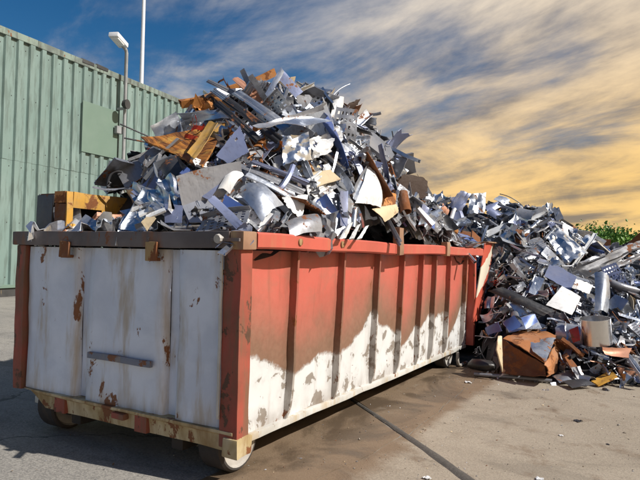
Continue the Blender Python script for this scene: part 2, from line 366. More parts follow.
# ================================================================== ground
def sheet_poly(name, pts, z, mat, th=0.0):
    bm = bmesh.new(); f = bm.faces.new([bm.verts.new((x, y, z)) for x, y in pts])
    if th:
        r_ = bmesh.ops.extrude_face_region(bm, geom=[f])
        for v in [v for v in r_['geom'] if isinstance(v, bmesh.types.BMVert)]: v.co.z -= th
    me = finish(bm, name, smooth_=False); return link(name, me, mat)
tag(sheet_poly('ground', [(-600, -600), (600, -600), (600, 600), (-600, 600)], -0.006, ASPH), kind='structure')
random.seed(5)
def jag(p, q_, n, amp):
    p, q_ = Vector(p), Vector(q_); nrm = Vector((-(q_-p).y, (q_-p).x)).normalized()
    return [tuple(p.lerp(q_, k/n) + nrm*random.uniform(-amp, amp)*(0 < k < n)) for k in range(n)]
# concrete slabs of the yard beside the container, laid edge to edge with worn joints between them
A0, A1 = (-0.23, 2.16), (1.08, 0.97)           # tarred joint running out from under the container
J = Vector((A1[0]-A0[0], A1[1]-A0[1])).normalized(); nrmA = Vector((-J.y, J.x))
def along(t, o=0.0): return (A0[0]+J.x*t+nrmA.x*o, A0[1]+J.y*t+nrmA.y*o)
TM = 0.84                                       # where the fine crack crosses the joint
XP = along(TM)
def jpath(pts, amp, step_):
    out = []
    for a, b in zip(pts, pts[1:]): out += jag(a, b, max(1, int((Vector(b)-Vector(a)).length/step_)), amp)
    return out+[pts[-1]]
up_crack = jpath([along(TM, 0.03), (0.38, 2.3), (0.25, 4.2), (0.05, 8), (-0.4, 13)], 0.012, 0.12)
lo_crack = jpath([along(TM, -0.03), (0.36, 1.1), (0.27, 0.45), (0.2, -1.0), (0.35, -5.5)], 0.012, 0.12)
def off(path, d): return [(x+d, y) for x, y in path]
G = 0.0045
lA = jpath([along(-0.9, -0.03), along(TM-0.012, -0.03)], 0.006, 0.2); rA = jpath([along(TM+0.012, -0.03), along(6, -0.03)], 0.006, 0.2)
lB = jpath([along(-0.9, 0.03), along(TM-0.012, 0.03)], 0.006, 0.2); rB = jpath([along(TM+0.012, 0.03), along(6, 0.03)], 0.006, 0.2)
for pl in (lA + off(lo_crack[1:], -G) + [(-0.32, -5.5), (-0.32, 0.32), (-1.0, 0.6), (-1.0, 2.7)], rA[::-1] + off(lo_crack[1:], G) + [(9, -5.5), (9, rA[-1][1])],
           lB + off(up_crack[1:], -G) + [(-1.0, 13), (-1.0, 2.9)], rB[::-1] + off(up_crack[1:], G) + [(9, 13), (9, rB[-1][1])]):
    tag(sheet_poly('concrete_slab', pl, 0.0, CONC, 0.005), kind='structure')
# joint filler: a shallow tar bead, thicker towards its open end
bm = bmesh.new(); n_ = 50; rows = []
for k in range(n_+1):
    t = -0.7 + 6.3*k/n_; p = Vector(along(t, 0.012*math.sin(t*2.1))); wd = 0.012 + 0.020*max(0, min(1, (t+0.2)/2.2)) + random.uniform(-.004, .004)
    rows.append([bm.verts.new((p.x+nrmA.x*s*wd, p.y+nrmA.y*s*wd, zz)) for s, zz in ((-1.5, -0.001), (-0.6, 0.010), (0.6, 0.011), (1.5, -0.001))])
for k in range(n_):
    for j in range(3): bm.faces.new((rows[k][j], rows[k+1][j], rows[k+1][j+1], rows[k][j+1]))
tag(link('expansion_joint', finish(bm, 'expansion_joint', 60), TAR), kind='structure')

# ================================================================== warehouse
WB0 = Vector((-13.87, 6.98, 0)); WB1 = Vector((-14.85, 14.9, 0)); WH = 7.45
wd_ = (WB1-WB0).normalized(); wn = Vector((wd_.y, -wd_.x, 0))            # outward normal, towards the yard
wh = empty('warehouse', WB0 - wn*6)
tag(wh, 'tall mint green corrugated metal warehouse behind the container', 'warehouse')
def wp(s, h, o=0.0): return WB0 + wd_*s + wn*o + Vector((0, 0, h))
PITCH = 0.41
def clad_profile(s0):
    out = []
    for k in range(2):
        b = s0 + k*PITCH
        out += [(b, 0), (b+0.20, 0), (b+0.225, 0.075), (b+0.375, 0.075)]
    out.append((s0+2*PITCH-0.0015, 0.001)); return out
SLEN = (WB1-WB0).length
ns = 23; s_end = SLEN + 0.25; s_start = s_end - ns*2*PITCH
for k in range(ns):
    pr = clad_profile(s_start + k*2*PITCH)
    for z0, z1, lap in ((0.30, 3.95, 0.0), (3.87, WH-0.02, 0.010)):         # lower and upper sheet, lapped
        P = [[wp(s, z0+(z1-z0)*t, o+lap+0.004*math.sin(k*1.7+t*5)) for t in (0, 0.33, 0.66, 1.0)] for s, o in pr]
        cp = link('cladding_panel', grid_mesh('cladding_panel', P, 0.0015, 20), GREEN, wh)
        bmh = bmesh.new()                                                     # rows of fixing screws on the flats
        for zz in ((0.55, 2.1, 3.7) if lap == 0 else (4.2, 5.7, 7.1)):
            for b_ in (0.10, 0.10+PITCH):
                c_ = wp(s_start+k*2*PITCH+b_, zz, lap+0.004*math.sin(k*1.7+(zz-z0)/(z1-z0)*5)+0.001); bm_tube(bmh, [c_, c_+wn*0.010], 0.013, 6)
        sc_ = link('screws', finish(bmh, 'screws'), DARKM, cp); sc_['kind'] = 'stuff'
def wbox(s0, s1, h0, h1, o0, o1, bev=0.01):
    bm = bmesh.new(); c = [wp(s, h, o) for h in (h0, h1) for s, o in ((s0, o0), (s1, o0), (s1, o1), (s0, o1))]
    v = [bm.verts.new(p) for p in c]
    for f in ((0, 1, 2, 3), (4, 5, 6, 7), (0, 1, 5, 4), (1, 2, 6, 5), (2, 3, 7, 6), (3, 0, 4, 7)): bm.faces.new([v[i] for i in f])
    bmesh.ops.recalc_face_normals(bm, faces=bm.faces)
    if bev: bmesh.ops.bevel(bm, geom=bm.edges[:], offset=bev, segments=1, affect='EDGES')
    return finish(bm, 'm', 25)
link('base_rail', wbox(s_start, s_end, 0.24, 0.34, -0.05, 0.075), GREEN2, wh)
link('plinth', wbox(s_start, s_end, -0.05, 0.238, -12, 0.02), DARKM, wh)
sp_ = s_start
while sp_ < s_end-0.1:                               # roof flashing in overlapping lengths
    ln = min(2.3, s_end-sp_+0.02)
    link('roof_flashing', dented(wbox(sp_, sp_+ln, WH-0.13, WH+0.07, -0.14, 0.10), 0.012, 1.3, sp_), CAPM, wh); sp_ += ln+0.006
link('end_wall', wbox(s_end-0.01, s_end+0.03, 0.24, WH-0.04, -12, -0.06), GREEN, wh)
link('corner_trim', wbox(s_end-0.03, s_end+0.06, 0.24, WH+0.02, -0.05, 0.075), CAPM, wh)
rb = bmesh.new()
rv = [rb.verts.new(wp(s, h, o)) for s in (s_start, s_end) for h, o in ((WH-0.15, -0.1), (WH+0.15, -6), (WH-0.15, -12))]
rb.faces.new((rv[0], rv[3], rv[4], rv[1])); rb.faces.new((rv[1], rv[4], rv[5], rv[2]))
link('roof', finish(rb, 'roof'), CAPM, wh)
def wall_hit(px, py, off=0.0):
    d_ = ray(px, py); p0 = WB0 + wn*off
    t = (p0-CAM).dot(wn)/d_.dot(wn); h = CAM + d_*t
    return (h-WB0).dot(wd_), h.z
s0, h0 = wall_hit(79, 150); s1, h1 = wall_hit(114.5, 157); _, h2 = wall_hit(79, 100)
link('cover_board', wbox(s0, s1, h0-0.05, h2, 0.092, 0.112, 0.006), GREEN2, wh)
for px, py in ((86, 66), (100, 72)):
    ss, hh = wall_hit(px, py)
    link('roof_patch', dented(wbox(ss-0.28, ss+0.28, WH-0.06, WH+0.10, -0.16, 0.115, 0.03), 0.03, 5, px), DARKM, wh)

# lamp on a pole standing just in front of the cladding
ss, hh = wall_hit(126.3, 60, 0.35); lp = wp(ss, 0, 0.35)
_, ztop = wall_hit(127, 50.5, 0.35)
lamp = empty('wall_lamp', lp); tag(lamp, 'street lamp with bent arm on a grey pole against the green wall', 'street lamp')
u_ = (-wd_*0.97 + wn*0.25).normalized()
link('pole', tube_mesh('pole', [lp, lp+Vector((0, 0, 3)), lp+Vector((0, 0, ztop-0.1)), lp+Vector((0, 0, ztop))+u_*0.06, lp+Vector((0, 0, ztop+0.06))+u_*0.3], 0.06, 10), POLE, lamp)
c0 = lp+Vector((0, 0, ztop+0.08))+u_*0.20; c1 = lp+Vector((0, 0, ztop+0.22))+u_*0.95
axu = (c1-c0).normalized(); axs = axu.cross(Vector((0, 0, 1))).normalized(); axn = axs.cross(axu); LM = Matrix((axu, axs, axn)).transposed()
hb = bmesh.new(); bm_box(hb, (-0.38, -0.17, -0.075), (0.38, 0.17, 0.085), 0.035, rot=LM)
for v in hb.verts: v.co += (c0+c1)/2-Vector((0, 0, 0.005))
hd = link('lamp_head', finish(hb, 'lamp_head', 40), MAST, lamp)
hb = bmesh.new(); bm_box(hb, (-0.20, -0.13, -0.03), (0.24, 0.13, 0.03), 0.02, rot=LM)
for v in hb.verts: v.co += c0.lerp(c1, 0.58)-axn*0.095
link('lens', finish(hb, 'lens', 40), GL, hd)
for nm, (px, py), hw in (('floodlight', (122, 105), 0.16), ('junction_box', (122, 130), 0.16)):
    s_, h_ = wall_hit(px, py, 0.35)
    if nm == 'floodlight':
        hb = bmesh.new(); cc = wp(s_-0.02, h_, 0.40); bm_tube(hb, [cc, cc+wn*0.10+u_*0.02, cc+wn*0.22], 0.1, 14, True, [0.06, 0.15, 0.17])
        link(nm, finish(hb, nm, 40), DARKM, lamp)
    else: link(nm, wbox(s_-0.17, s_+0.10, h_-0.13, h_+0.13, 0.16, 0.29), POLE, lamp)
for h_ in (2.2, 4.4, 6.3):
    link('wall_bracket', wbox(ss-0.05, ss+0.05, h_-0.04, h_+0.04, 0.03, 0.36), POLE, lamp)
mp_s, _ = wall_hit(141.3, 84, -1.2); mb = wp(mp_s, WH-0.1, -1.2)
mast = empty('roof_mast', mb); tag(mast, 'slender white mast rising from the warehouse roof', 'mast')
link('mast_pole', tube_mesh('mast_pole', [mb, mb+Vector((0, 0, 3)), mb+Vector((0, 0, 8))], 0.085, 10, True, [0.085, 0.075, 0.05]), MAST, mast)
link('mast_foot', box_mesh('mast_foot', mb-Vector((.2, .2, .05)), mb+Vector((.2, .2, .12)), 0.02), POLE, mast)

# ================================================================== container
HR, HB = 1.523, 1.42            # rim top / underside
CW, CL = 2.2556, 5.35
ct = empty('scrap_container', (-CW/2, CL/2, 0))
tag(ct, 'long red and white steel roll-off container heaped with scrap metal', 'container')
def cpart(name, me, mat, parent=None): return link(name, me, mat, parent or ct)
# near end: rim, three pressed panels, hooks, bar
rim_e = cpart('end_rim', subdiv_box('end_rim', (-CW, 0, HB), (-0.105, 0.11, HR), 16, 0.006, 2.5, 0.012), RIMD)
cpart('corner_plate', subdiv_box('corner_plate', (-0.103, 0.002, HB-0.004), (-0.001, 0.135, HR+0.004), 3, 0.004, 4, 0.012), CORN)
def pressed_panel(x0, x1, z0, z1, y_out, y_in, folds=(), nz=16, seed=0):
    xs = [x0, x0+0.012, x0+0.03]; n = max(4, int((x1-x0)/0.07))
    xs += [x0+0.03+(x1-x0-0.06)*k/n for k in range(1, n)] + [x1-0.03, x1-0.012, x1]
    P = []
    for x in xs:
        row = []
        for k in range(nz+1):
            z = z0+(z1-z0)*k/nz
            e = 0.0 if x in (x0, x1) else (0.75 if x in (xs[1], xs[-2]) else 1.0)
            y = y_in + (y_out-y_in)*e
            y += 0.018*noise.noise(Vector((x*2.2+seed, z*2.0, 0.3))) + 0.007*noise.noise(Vector((x*7, z*6, seed)))
            for fx, dep in folds: y += dep*math.exp(-((x-fx)/0.02)**2)
            row.append(Vector((x, y, z)))
        P.append(row)
    me = grid_mesh('end_panel', P, 0.004, 40); ed_ = me.attributes.new('edge', 'FLOAT', 'POINT')
    for i, v in enumerate(me.vertices): ed_.data[i].value = max(0.0, 1-min(v.co.x-x0, x1-v.co.x, (z1-v.co.z)*0.7, (v.co.z-z0)*0.6)/0.10)
    return me
ZB = 0.337
cpart('end_panel', pressed_panel(-2.115, -1.515, ZB, HB-0.012, 0.045, 0.095, ((-1.67, 0.006),), 16, 0), ENDP)
cpart('end_panel', pressed_panel(-1.425, -0.650, ZB-0.004, HB-0.012, 0.045, 0.095, ((-1.05, 0.008), (-0.79, -0.012)), 16, 4), ENDP)
cpart('end_panel', pressed_panel(-0.560, -0.165, ZB, HB-0.012, 0.040, 0.095, (), 16, 9), ENDP)
for x0, x1 in ((-1.518, -1.422), (-0.653, -0.557)):
    cpart('groove', subdiv_box('groove', (x0, 0.098, ZB), (x1, 0.108, HB-0.014), 8, 0.003, 3, 0.002), ENDP)
for x0, x1 in ((-1.66, -1.55), (-0.785, -0.685)):
    h = cpart('hook_bracket', dented(box_mesh('hook_bracket', (x0, -0.022, HB-0.085), (x1, -0.003, HB+0.035), 0.006), 0.008, 9, x0), RUSTM)
    cpart('hook_lip', dented(box_mesh('hook_lip', (x0+0.012, -0.014, HB-0.088), (x1-0.012, 0.034, HB-0.066), 0.005), 0.005, 9, x0), RUSTM, h)
bar = cpart('pull_bar', subdiv_box('pull_bar', (-1.36, 0.010, 0.637), (-0.745, 0.038, 0.682), 6, 0.004, 4, 0.008), worn_paint('bar_blue_grey', (0.17, 0.19, 0.25), (0.10, 0.10, 0.12), 0.58, 0.6, rough=0.5))
kn = bmesh.new(); bm_tube(kn, [(-0.16, 0.005, 1.478), (-0.16, -0.03, 1.478), (-0.16, -0.033, 1.478), (-0.16, -0.05, 1.476)], 0.02, 10, True, [0.018, 0.018, 0.030, 0.026])
cpart('latch_bolt', finish(kn, 'latch_bolt'), TAN)
cpart('latch_arm', subdiv_box('latch_arm', (-0.24, -0.018, 1.462), (-0.02, -0.004, 1.482), 4, 0.004, 6, 0.003), RIMD)
# corner posts
for nm, x0, x1 in (('corner_post', -0.163, -0.030), ('corner_post', -2.225, -2.118)):
    cpart(nm, subdiv_box(nm, (x0, 0.018, 0.235 if x0 > -1 else 0.31), (x1, 0.135, HB-0.002), 16, 0.008, 4.0, 0.012, x0), POST)
cpart('edge_strip', subdiv_box('edge_strip', (-0.178, 0.004, 0.40), (-0.160, 0.017, HB-0.03), 10, 0.005, 6, 0.004), WHT)
# lower cross-beam with straps, leaning inward at its foot
bm = bmesh.new(); prf = [(0.010, 0.335), (0.012, 0.318), (0.045, 0.30), (0.060, 0.205), (0.10, 0.195), (0.14, 0.20), (0.14, 0.335)]
xs = [-2.06, -1.98, -1.86]+[-1.86+1.80*k/14 for k in range(1, 15)]
rings = []
for i, x in enumerate(xs):
    k = (0.0, 0.45, 1.0)[i] if i < 3 else 1.0
    rings.append([bm.verts.new((x, y+0.006*noise.noise(Vector((x*5, y*9, z*7))), 0.335-(0.335-z)*max(k, 0.12)+0.006*noise.noise(Vector((x*4, 2, z*9))))) for y, z in prf])
for a, b in zip(rings, rings[1:]):
    for j in range(len(prf)): bm.faces.new((a[j], a[(j+1) % len(prf)], b[(j+1) % len(prf)], b[j]))
bm.faces.new(rings[0]); bm.faces.new(rings[-1][::-1])
beam = cpart('cross_beam', finish(bm, 'cross_beam', 25), BEAM)
for x0, x1 in ((-1.715, -1.60), (-0.885, -0.775)):
    cpart('strap', dented(box_mesh('strap', (x0, 0.026, 0.205), (x1, 0.058, 0.316), 0.004), 0.004, 9, x0), POST, beam)
cpart('tow_lug', dented(box_mesh('tow_lug', (-1.09, 0.002, 0.262), (-0.965, 0.05, 0.305), 0.012), 0.006, 12), POST, beam)
cpart('corner_gusset', dented(subdiv_box('corner_gusset', (-0.125, 0.006, 0.185), (-0.02, 0.16, 0.30), 3, 0.01, 7, 0.012), 0.012, 10), BEAM)

# flank: eight ribs, bays between them with dented panels
RIBS = [0.747, 1.438, 2.124, 2.703, 3.245, 3.67, 4.187, 4.87]
XT, XBOT, ZS = -0.140, -0.180, 0.205
def xside(z): return XBOT + (XT-XBOT)*(z-ZS)/(HB-ZS)
bounds = [0.135]+RIBS+[5.12]
WEAR = [(0.264, 0.752), (0.546, 0.653), (0.74, 0.56), (0.79, 0.52), (0.907, 0.556), (1.226, 0.613), (1.43, 0.615), (1.47, 0.56), (1.68, 0.643), (1.946, 0.742), (2.11, 0.90),
        (2.17, 0.80), (2.379, 0.745), (2.69, 0.65), (2.73, 0.42), (3.03, 0.52), (3.23, 0.66), (3.27, 0.50), (3.45, 0.62), (3.65, 0.78), (3.69, 0.58), (3.9, 0.66), (4.17, 0.73), (4.22, 0.30), (4.66, 0.52), (4.86, 0.78), (5.2, 0.7)]
def zb_at(y): return float(np.interp(y, [a for a, _ in WEAR], [b for _, b in WEAR]))
def set_wear(me):
    at_ = me.attributes.new('wear', 'FLOAT', 'POINT')
    ed_ = me.attributes.new('edge', 'FLOAT', 'POINT')      # 1 along seams, where rust and grime start
    for i, v in enumerate(me.vertices):
        at_.data[i].value = v.co.z - zb_at(v.co.y)
        dseam = min(min(abs(v.co.y-b) for b in bounds), abs(v.co.z-HB)*1.6, abs(v.co.z-ZS)*0.8)
        ed_.data[i].value = max(0.0, 1-dseam/0.13)
for b in range(len(bounds)-1):
    y0, y1 = bounds[b]+0.004, bounds[b+1]-0.004
    if y1 <= y0: continue
    ny = max(5, int((y1-y0)/0.045)); nz = 22; P = []
    for i in range(ny+1):
        y = y0+(y1-y0)*i/ny; e = math.sin(math.pi*i/ny)
        P.append([Vector((xside(ZS+0.03+(HB-0.006-ZS-0.03)*k/nz) + e*(0.018*noise.noise(Vector((y*2.6, k*0.13, 1.0+b)))-0.010) + 0.004*noise.noise(Vector((y*9, k*0.5, b))), y, ZS+0.03+(HB-0.006-ZS-0.03)*k/nz)) for k in range(nz+1)])
    me = grid_mesh('side_panel', P, 0.004, 40); set_wear(me)
    cpart('side_panel', me, SIDE)
for k, y in enumerate(RIBS):
    bm = bmesh.new(); nz = 14; prof = [(-0.003, -0.017), (0.058, -0.012), (0.061, 0.0), (0.058, 0.012), (-0.003, 0.017)]; rows = []
    for i in range(nz+1):
        z = ZS+0.028+(HB-0.003-ZS-0.028)*i/nz; wob = 0.018*noise.noise(Vector((k*3.3, z*2.5, 0)))
        fl = min(1, 0.35+i/2.0)
        rows.append([bm.verts.new((xside(z)+a*fl, y+c+wob, z)) for a, c in prof])
    for a, c in zip(rows, rows[1:]):
        for j in range(4): bm.faces.new((a[j], a[j+1], c[j+1], c[j]))
    bm.faces.new(rows[0]); bm.faces.new(rows[-1][::-1])
    me = finish(bm, 'side_rib', 25); set_wear(me); cpart('side_rib', me, RIBP)
cpart('bottom_rail', subdiv_box('bottom_rail', (XBOT-0.10, 0.16, ZS-0.014), (XBOT+0.030, 5.08, ZS+0.032), 40, 0.007, 3, 0.006), WHT)
# flank rims: hollow square tubes in three lengths
def hollow_rim(y0, y1, x0, x1, seed, mat, name='side_rim'):
    n = max(4, int((y1-y0)/0.12)); bm = bmesh.new(); z0, z1 = HB, HR
    b_ = 0.012; loop = [(x0, z0+b_), (x0, z1-b_), (x0+b_, z1), (x1-b_, z1), (x1, z1-b_), (x1, z0+b_), (x1-b_, z0), (x0+b_, z0)]
    rows = []
    for k in range(n+1):
        y = y0+(y1-y0)*k/n
        sag = -0.012*math.exp(-((y-2.3)/0.5)**2) + 0.008*noise.noise(Vector((y*1.3, seed, 0)))
        dxx = 0.009*noise.noise(Vector((y*1.7, seed, 5)))
        rows.append([bm.verts.new((a+dxx, y, c+sag)) for a, c in loop])
    for a, c in zip(rows, rows[1:]):
        for j in range(8): bm.faces.new((a[j], a[(j+1) % 8], c[(j+1) % 8], c[j]))
    bmesh.ops.recalc_face_normals(bm, faces=bm.faces)
    bmesh.ops.solidify(bm, geom=bm.faces[:], thickness=0.008)
    return cpart(name, finish(bm, name, 30), mat)
rims = [hollow_rim(0.142, 2.27, -0.112, -0.0, 1.0, RIMR), hollow_rim(2.285, 3.72, -0.112, -0.003, 2.0, RIMR), hollow_rim(3.80, 5.33, -0.112, -0.002, 3.0, RIMR)]
hollow_rim(0.12, 5.33, -CW, -CW+0.11, 7.0, RIMR)
for y in (0.62, 1.22):                                              # drilled lugs
    kb = bmesh.new(); bm_tube(kb, [(-0.010, y, 1.478), (0.010, y, 1.478), (0.012, y, 1.478)], 0.03, 12, True, [0.026, 0.024, 0.012])
    cpart('rim_bolt', finish(kb, 'rim_bolt'), RUSTM, rims[0])
for y, h, wdt in ((2.36, 1.66, 0.10), (3.76, 1.57, 0.085)):
    cpart('stake', subdiv_box('stake', (-0.05, y-wdt*0.5, HB-0.01), (0.022, y+wdt*0.5, h), 4, 0.012, 5, 0.008), CORN)
# other flank, far end, floor and underside
bmn = [[Vector((-CW+0.105+0.06*(1-k/4), y, ZS+0.03+(HB-0.006-ZS-0.03)*k/4)) for k in range(5)] for y in [0.14+4.98*i/20 for i in range(21)]]
me = grid_mesh('side_panel', bmn, 0.004); set_wear(me); cpart('side_panel', me, SIDE)
for y in RIBS:
    me = subdiv_box('side_rib', (-CW+0.045, y-0.022, ZS+0.03), (-CW+0.10, y+0.022, HB-0.003), 4, 0.004); set_wear(me); cpart('side_rib', me, SIDE)
cpart('bottom_rail', subdiv_box('bottom_rail', (-CW+0.11, 0.16, ZS-0.022), (-CW+0.26, 5.08, ZS+0.032), 20, 0.006, 3, 0.008), WHT)
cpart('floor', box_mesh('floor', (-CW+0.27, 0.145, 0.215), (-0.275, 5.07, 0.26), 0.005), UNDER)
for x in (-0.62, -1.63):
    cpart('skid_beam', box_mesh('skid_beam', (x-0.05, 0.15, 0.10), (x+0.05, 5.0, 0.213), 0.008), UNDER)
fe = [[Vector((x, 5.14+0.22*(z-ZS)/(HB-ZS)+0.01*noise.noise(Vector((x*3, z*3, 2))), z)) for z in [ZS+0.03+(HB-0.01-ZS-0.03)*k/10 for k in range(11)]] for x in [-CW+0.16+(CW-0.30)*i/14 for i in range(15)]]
me = grid_mesh('far_end_panel', fe, 0.005); set_wear(me); cpart('far_end_panel', me, SIDE)
cpart('end_rim', subdiv_box('end_rim', (-CW, 5.335, HB), (-0.03, 5.44, HR), 12, 0.005, 3, 0.012), RIMR)
# splayed end plate, red with a broad white band
def splay(z): t = (z-0.55)/(1.60-0.55); return 4.97+0.56*t
g = MG('red_plate_with_white_band'); sx = g.n('ShaderNodeSeparateXYZ'); g.l(g.P, sx.inputs[0])
nn1 = g.noise(9, 6, 0.6); zz = g.math('ADD', g.math('SUBTRACT', sx.outputs[2], g.math('MULTIPLY', g.math('SUBTRACT', sx.outputs[1], 5.55), 0.5)), g.math('MULTIPLY', g.math('SUBTRACT', nn1, 0.5), 0.10))
bandf = g.math('MULTIPLY', g.step(zz, 1.075, 1.085), g.step(zz, 1.375, 1.365))
PLT = g.out(g.mix(bandf, g.mix(nn1, (0.46, 0.075, 0.045), (0.54, 0.11, 0.07)), (0.68, 0.62, 0.50)), 0.42, 0.0)
P = [[Vector((-0.035+0.012*math.sin(i*0.9), splay(z)+(0.34+0.22*(z-0.55)/1.06)*i/5, z)) for z in [0.55+1.06*k/12 for k in range(13)]] for i in range(6)]
cpart('end_plate', grid_mesh('end_plate', P, 0.012, 40), PLT)
cpart('end_plate_edge', grid_mesh('end_plate_edge', [[Vector((-0.036-0.10*i/3, splay(z)+0.002+(0.34+0.22*(z-0.55)/1.06), z)) for z in [0.55+1.06*k/8 for k in range(9)]] for i in range(4)], 0.01, 40), POST)
cpart('end_plate_cap', dented(box_mesh('end_plate_cap', (-0.15, 5.55, 1.612), (0.01, 6.12, 1.63), 0.005), 0.008, 6), CORN)
cpart('end_post', subdiv_box('end_post', (-0.165, 5.125, 0.22), (-0.06, 5.20, HB-0.003), 8, 0.006, 4, 0.01), RIMR)
# rollers
def roller(cx_, cy_, rad, w_):
    root = ct; wr = None
    bm = bmesh.new(); seg = 32
    prof = [(-w_/2, rad*0.55), (-w_/2+0.004, rad*0.93), (-w_/2+0.02, rad), (w_/2-0.02, rad), (w_/2-0.004, rad*0.93), (w_/2-0.003, rad*0.86)]
    rows = []
    for k in range(seg):
        a = 2*math.pi*k/seg; rows.append([bm.verts.new((cx_+px, cy_+pr*math.cos(a), rad+pr*math.sin(a)+0.002)) for px, pr in prof])
    for k in range(seg):
        for j in range(len(prof)-1): bm.faces.new((rows[k][j], rows[k][j+1], rows[(k+1) % seg][j+1], rows[(k+1) % seg][j]))
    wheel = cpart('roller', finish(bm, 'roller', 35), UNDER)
    bm = bmesh.new(); prof = [(w_/2-0.003, rad*0.859), (w_/2-0.022, rad*0.80), (w_/2-0.030, rad*0.42), (w_/2-0.004, rad*0.36), (w_/2+0.006, rad*0.20), (w_/2+0.006, 0.001)]; rows = []
    for k in range(seg):
        a = 2*math.pi*k/seg; rows.append([bm.verts.new((cx_+px, cy_+pr*math.cos(a), rad+pr*math.sin(a)+0.002)) for px, pr in prof])
    for k in range(seg):
        for j in range(len(prof)-1): bm.faces.new((rows[k][j], rows[k][j+1], rows[(k+1) % seg][j+1], rows[(k+1) % seg][j]))
    cpart('roller_disc', finish(bm, 'roller_disc', 35), TAN, wheel)
    return wheel
roller(-0.305, 0.285, 0.190, 0.20); roller(-1.93, 0.285, 0.190, 0.20); roller(-0.29, 4.55, 0.17, 0.16); roller(-1.93, 4.55, 0.17, 0.16)
for cx_ in (-0.435, -1.80):
    for cy_ in (0.285, 4.55):
        cpart('axle_bracket', box_mesh('axle_bracket', (cx_-0.025, cy_-0.08, 0.13), (cx_+0.025, cy_+0.08, 0.213), 0.006), UNDER)
cpart('skid_tube', tube_mesh('skid_tube', [(-0.12, 4.62, 0.20), (-0.115, 4.60, 0.10), (-0.11, 4.62, 0.045), (-0.105, 4.68, 0.022), (-0.10, 4.95, 0.022)], 0.02, 8), TAN)

# ================================================================== scrap: piece shapes
rnd = random.Random(11)
def swept(rng, prof, length, nv, twist=0.0, bend=0.0, taper=0.0, jit=0.0, th=0.003, crump=0.0, sharp=28, keep=None):
    """sweep an open profile (x,z) along y; bend = curvature angle, jit = torn edges, crump = dents"""
    nu = len(prof); P = []; sd = rng.uniform(0, 50)
    mx = sum(p[0] for p in prof)/nu; mz = sum(p[1] for p in prof)/nu
    for i, (x, z) in enumerate(prof):
        row = []
        for j in range(nv+1):
            t = j/nv; s = 1-taper*t; y = (t-0.5)*length
            if j in (0, nv): y += rng.uniform(-1, 1)*jit*length
            xx, zz = (x-mx)*s, (z-mz)*s
            if i in (0, nu-1) and nu > 2: xx += rng.uniform(-1, 1)*jit*0.4*length; zz += rng.uniform(-1, 1)*jit*0.2*length
            a = twist*(t-0.5); xx, zz = xx*math.cos(a)-zz*math.sin(a), xx*math.sin(a)+zz*math.cos(a)
            p = Vector((xx, y, zz))
            if abs(bend) > 1e-3:
                rr = length/bend; an = y/rr
                p = Vector((xx, (rr+zz)*math.sin(an), (rr+zz)*math.cos(an)-rr))
            if crump:
                n3_ = nvec(p*(2.6/length)+Vector((sd, sd, 0))); n4_ = nvec(p*(7/length)+Vector((sd, 0, sd)))
                p += (n3_*0.7+n4_*0.35)*crump
            row.append(p)
        P.append(row)
    return grid_mesh('scrap', P, th, sharp, keep)
def poly_prof(rng, segs, angs):
    a = 0.0; p = (0.0, 0.0); out = [p]
    for l_, an in zip(segs, angs):
        a += an; nseg = max(1, int(l_/0.12))
        for k in range(nseg):
            p = (p[0]+math.cos(a)*l_/nseg, p[1]+math.sin(a)*l_/nseg); out.append(p)
    return out
def arc_prof(r_, ang, n=9): return [(r_*math.sin(ang*(k/n-0.5)), r_*(math.cos(ang*(k/n-0.5))-1)) for k in range(n+1)]
def bent_sheet(rng, s=1.0):
    a = rng.uniform(0.22, 0.42)*s; k = rng.choice((1, 2, 2, 3))
    segs = [a*rng.uniform(0.35, 0.8)]+[a*rng.uniform(0.15, 0.6) for _ in range(k)]
    angs = [0]+[rng.choice((-1, 1))*rng.uniform(0.35, 1.5) for _ in range(k)]
    return swept(rng, poly_prof(rng, segs, angs), rng.uniform(0.3, 0.6)*s, 5, rng.uniform(-.5, .5), rng.uniform(-.5, .5), rng.uniform(0, .3), 0.03, 0.006, 0.018*s)
def punched_sheet(rng, s=1.0):
    w_ = rng.uniform(.16, .3)*s; n = 11; ln = rng.uniform(.3, .6)*s; nv = 13; st = rng.choice((2, 3)); f_ = rng.uniform(.03, .06)*s
    prof = [(0, f_)]+[(w_*k/n, 0) for k in range(n+1)]+[(w_, rng.choice((-1, 1))*f_)]
    return swept(rng, prof, ln, nv, rng.uniform(-.4, .4), rng.uniform(-.5, .5), rng.uniform(0, .15), 0.012, 0.005, 0.018*s, 28, keep=lambda i, j: not (2 <= i < n and 1 <= j < nv-1 and i % st == 0 and j % 2 == 1))
def curled_sheet(rng, s=1.0):
    return swept(rng, arc_prof(rng.uniform(0.12, 0.3)*s, rng.uniform(1.2, 3.2), 10), rng.uniform(0.3, 0.6)*s, 5, rng.uniform(-.4, .4), rng.uniform(-.3, .3), rng.uniform(0, .3), 0.025, 0.004, 0.015*s, 40)
def crumpled_sheet(rng, s=1.0):
    n = 10; sd = rng.uniform(0, 90); sx_, sy_ = rng.uniform(0.28, 0.5)*s, rng.uniform(0.28, 0.5)*s; P = []
    for i in range(n+1):
        row = []
        for j in range(n+1):
            x, y = (i/n-0.5)*sx_, (j/n-0.5)*sy_
            h_ = abs(noise.noise(Vector((x*5/s+sd, y*5/s, 0))))*0.30 + abs(noise.noise(Vector((x*11/s, y*11/s+sd, 3))))*0.16
            p = Vector((x, y, h_*s)) + nvec(Vector((x*6/s, y*6/s, sd)))*0.07*s
            if i in (0, n) or j in (0, n): p += Vector((rng.uniform(-1, 1), rng.uniform(-1, 1), 0))*0.02*s
            row.append(p)
        P.append(row)
    return grid_mesh('scrap', P, 0.003, 22)
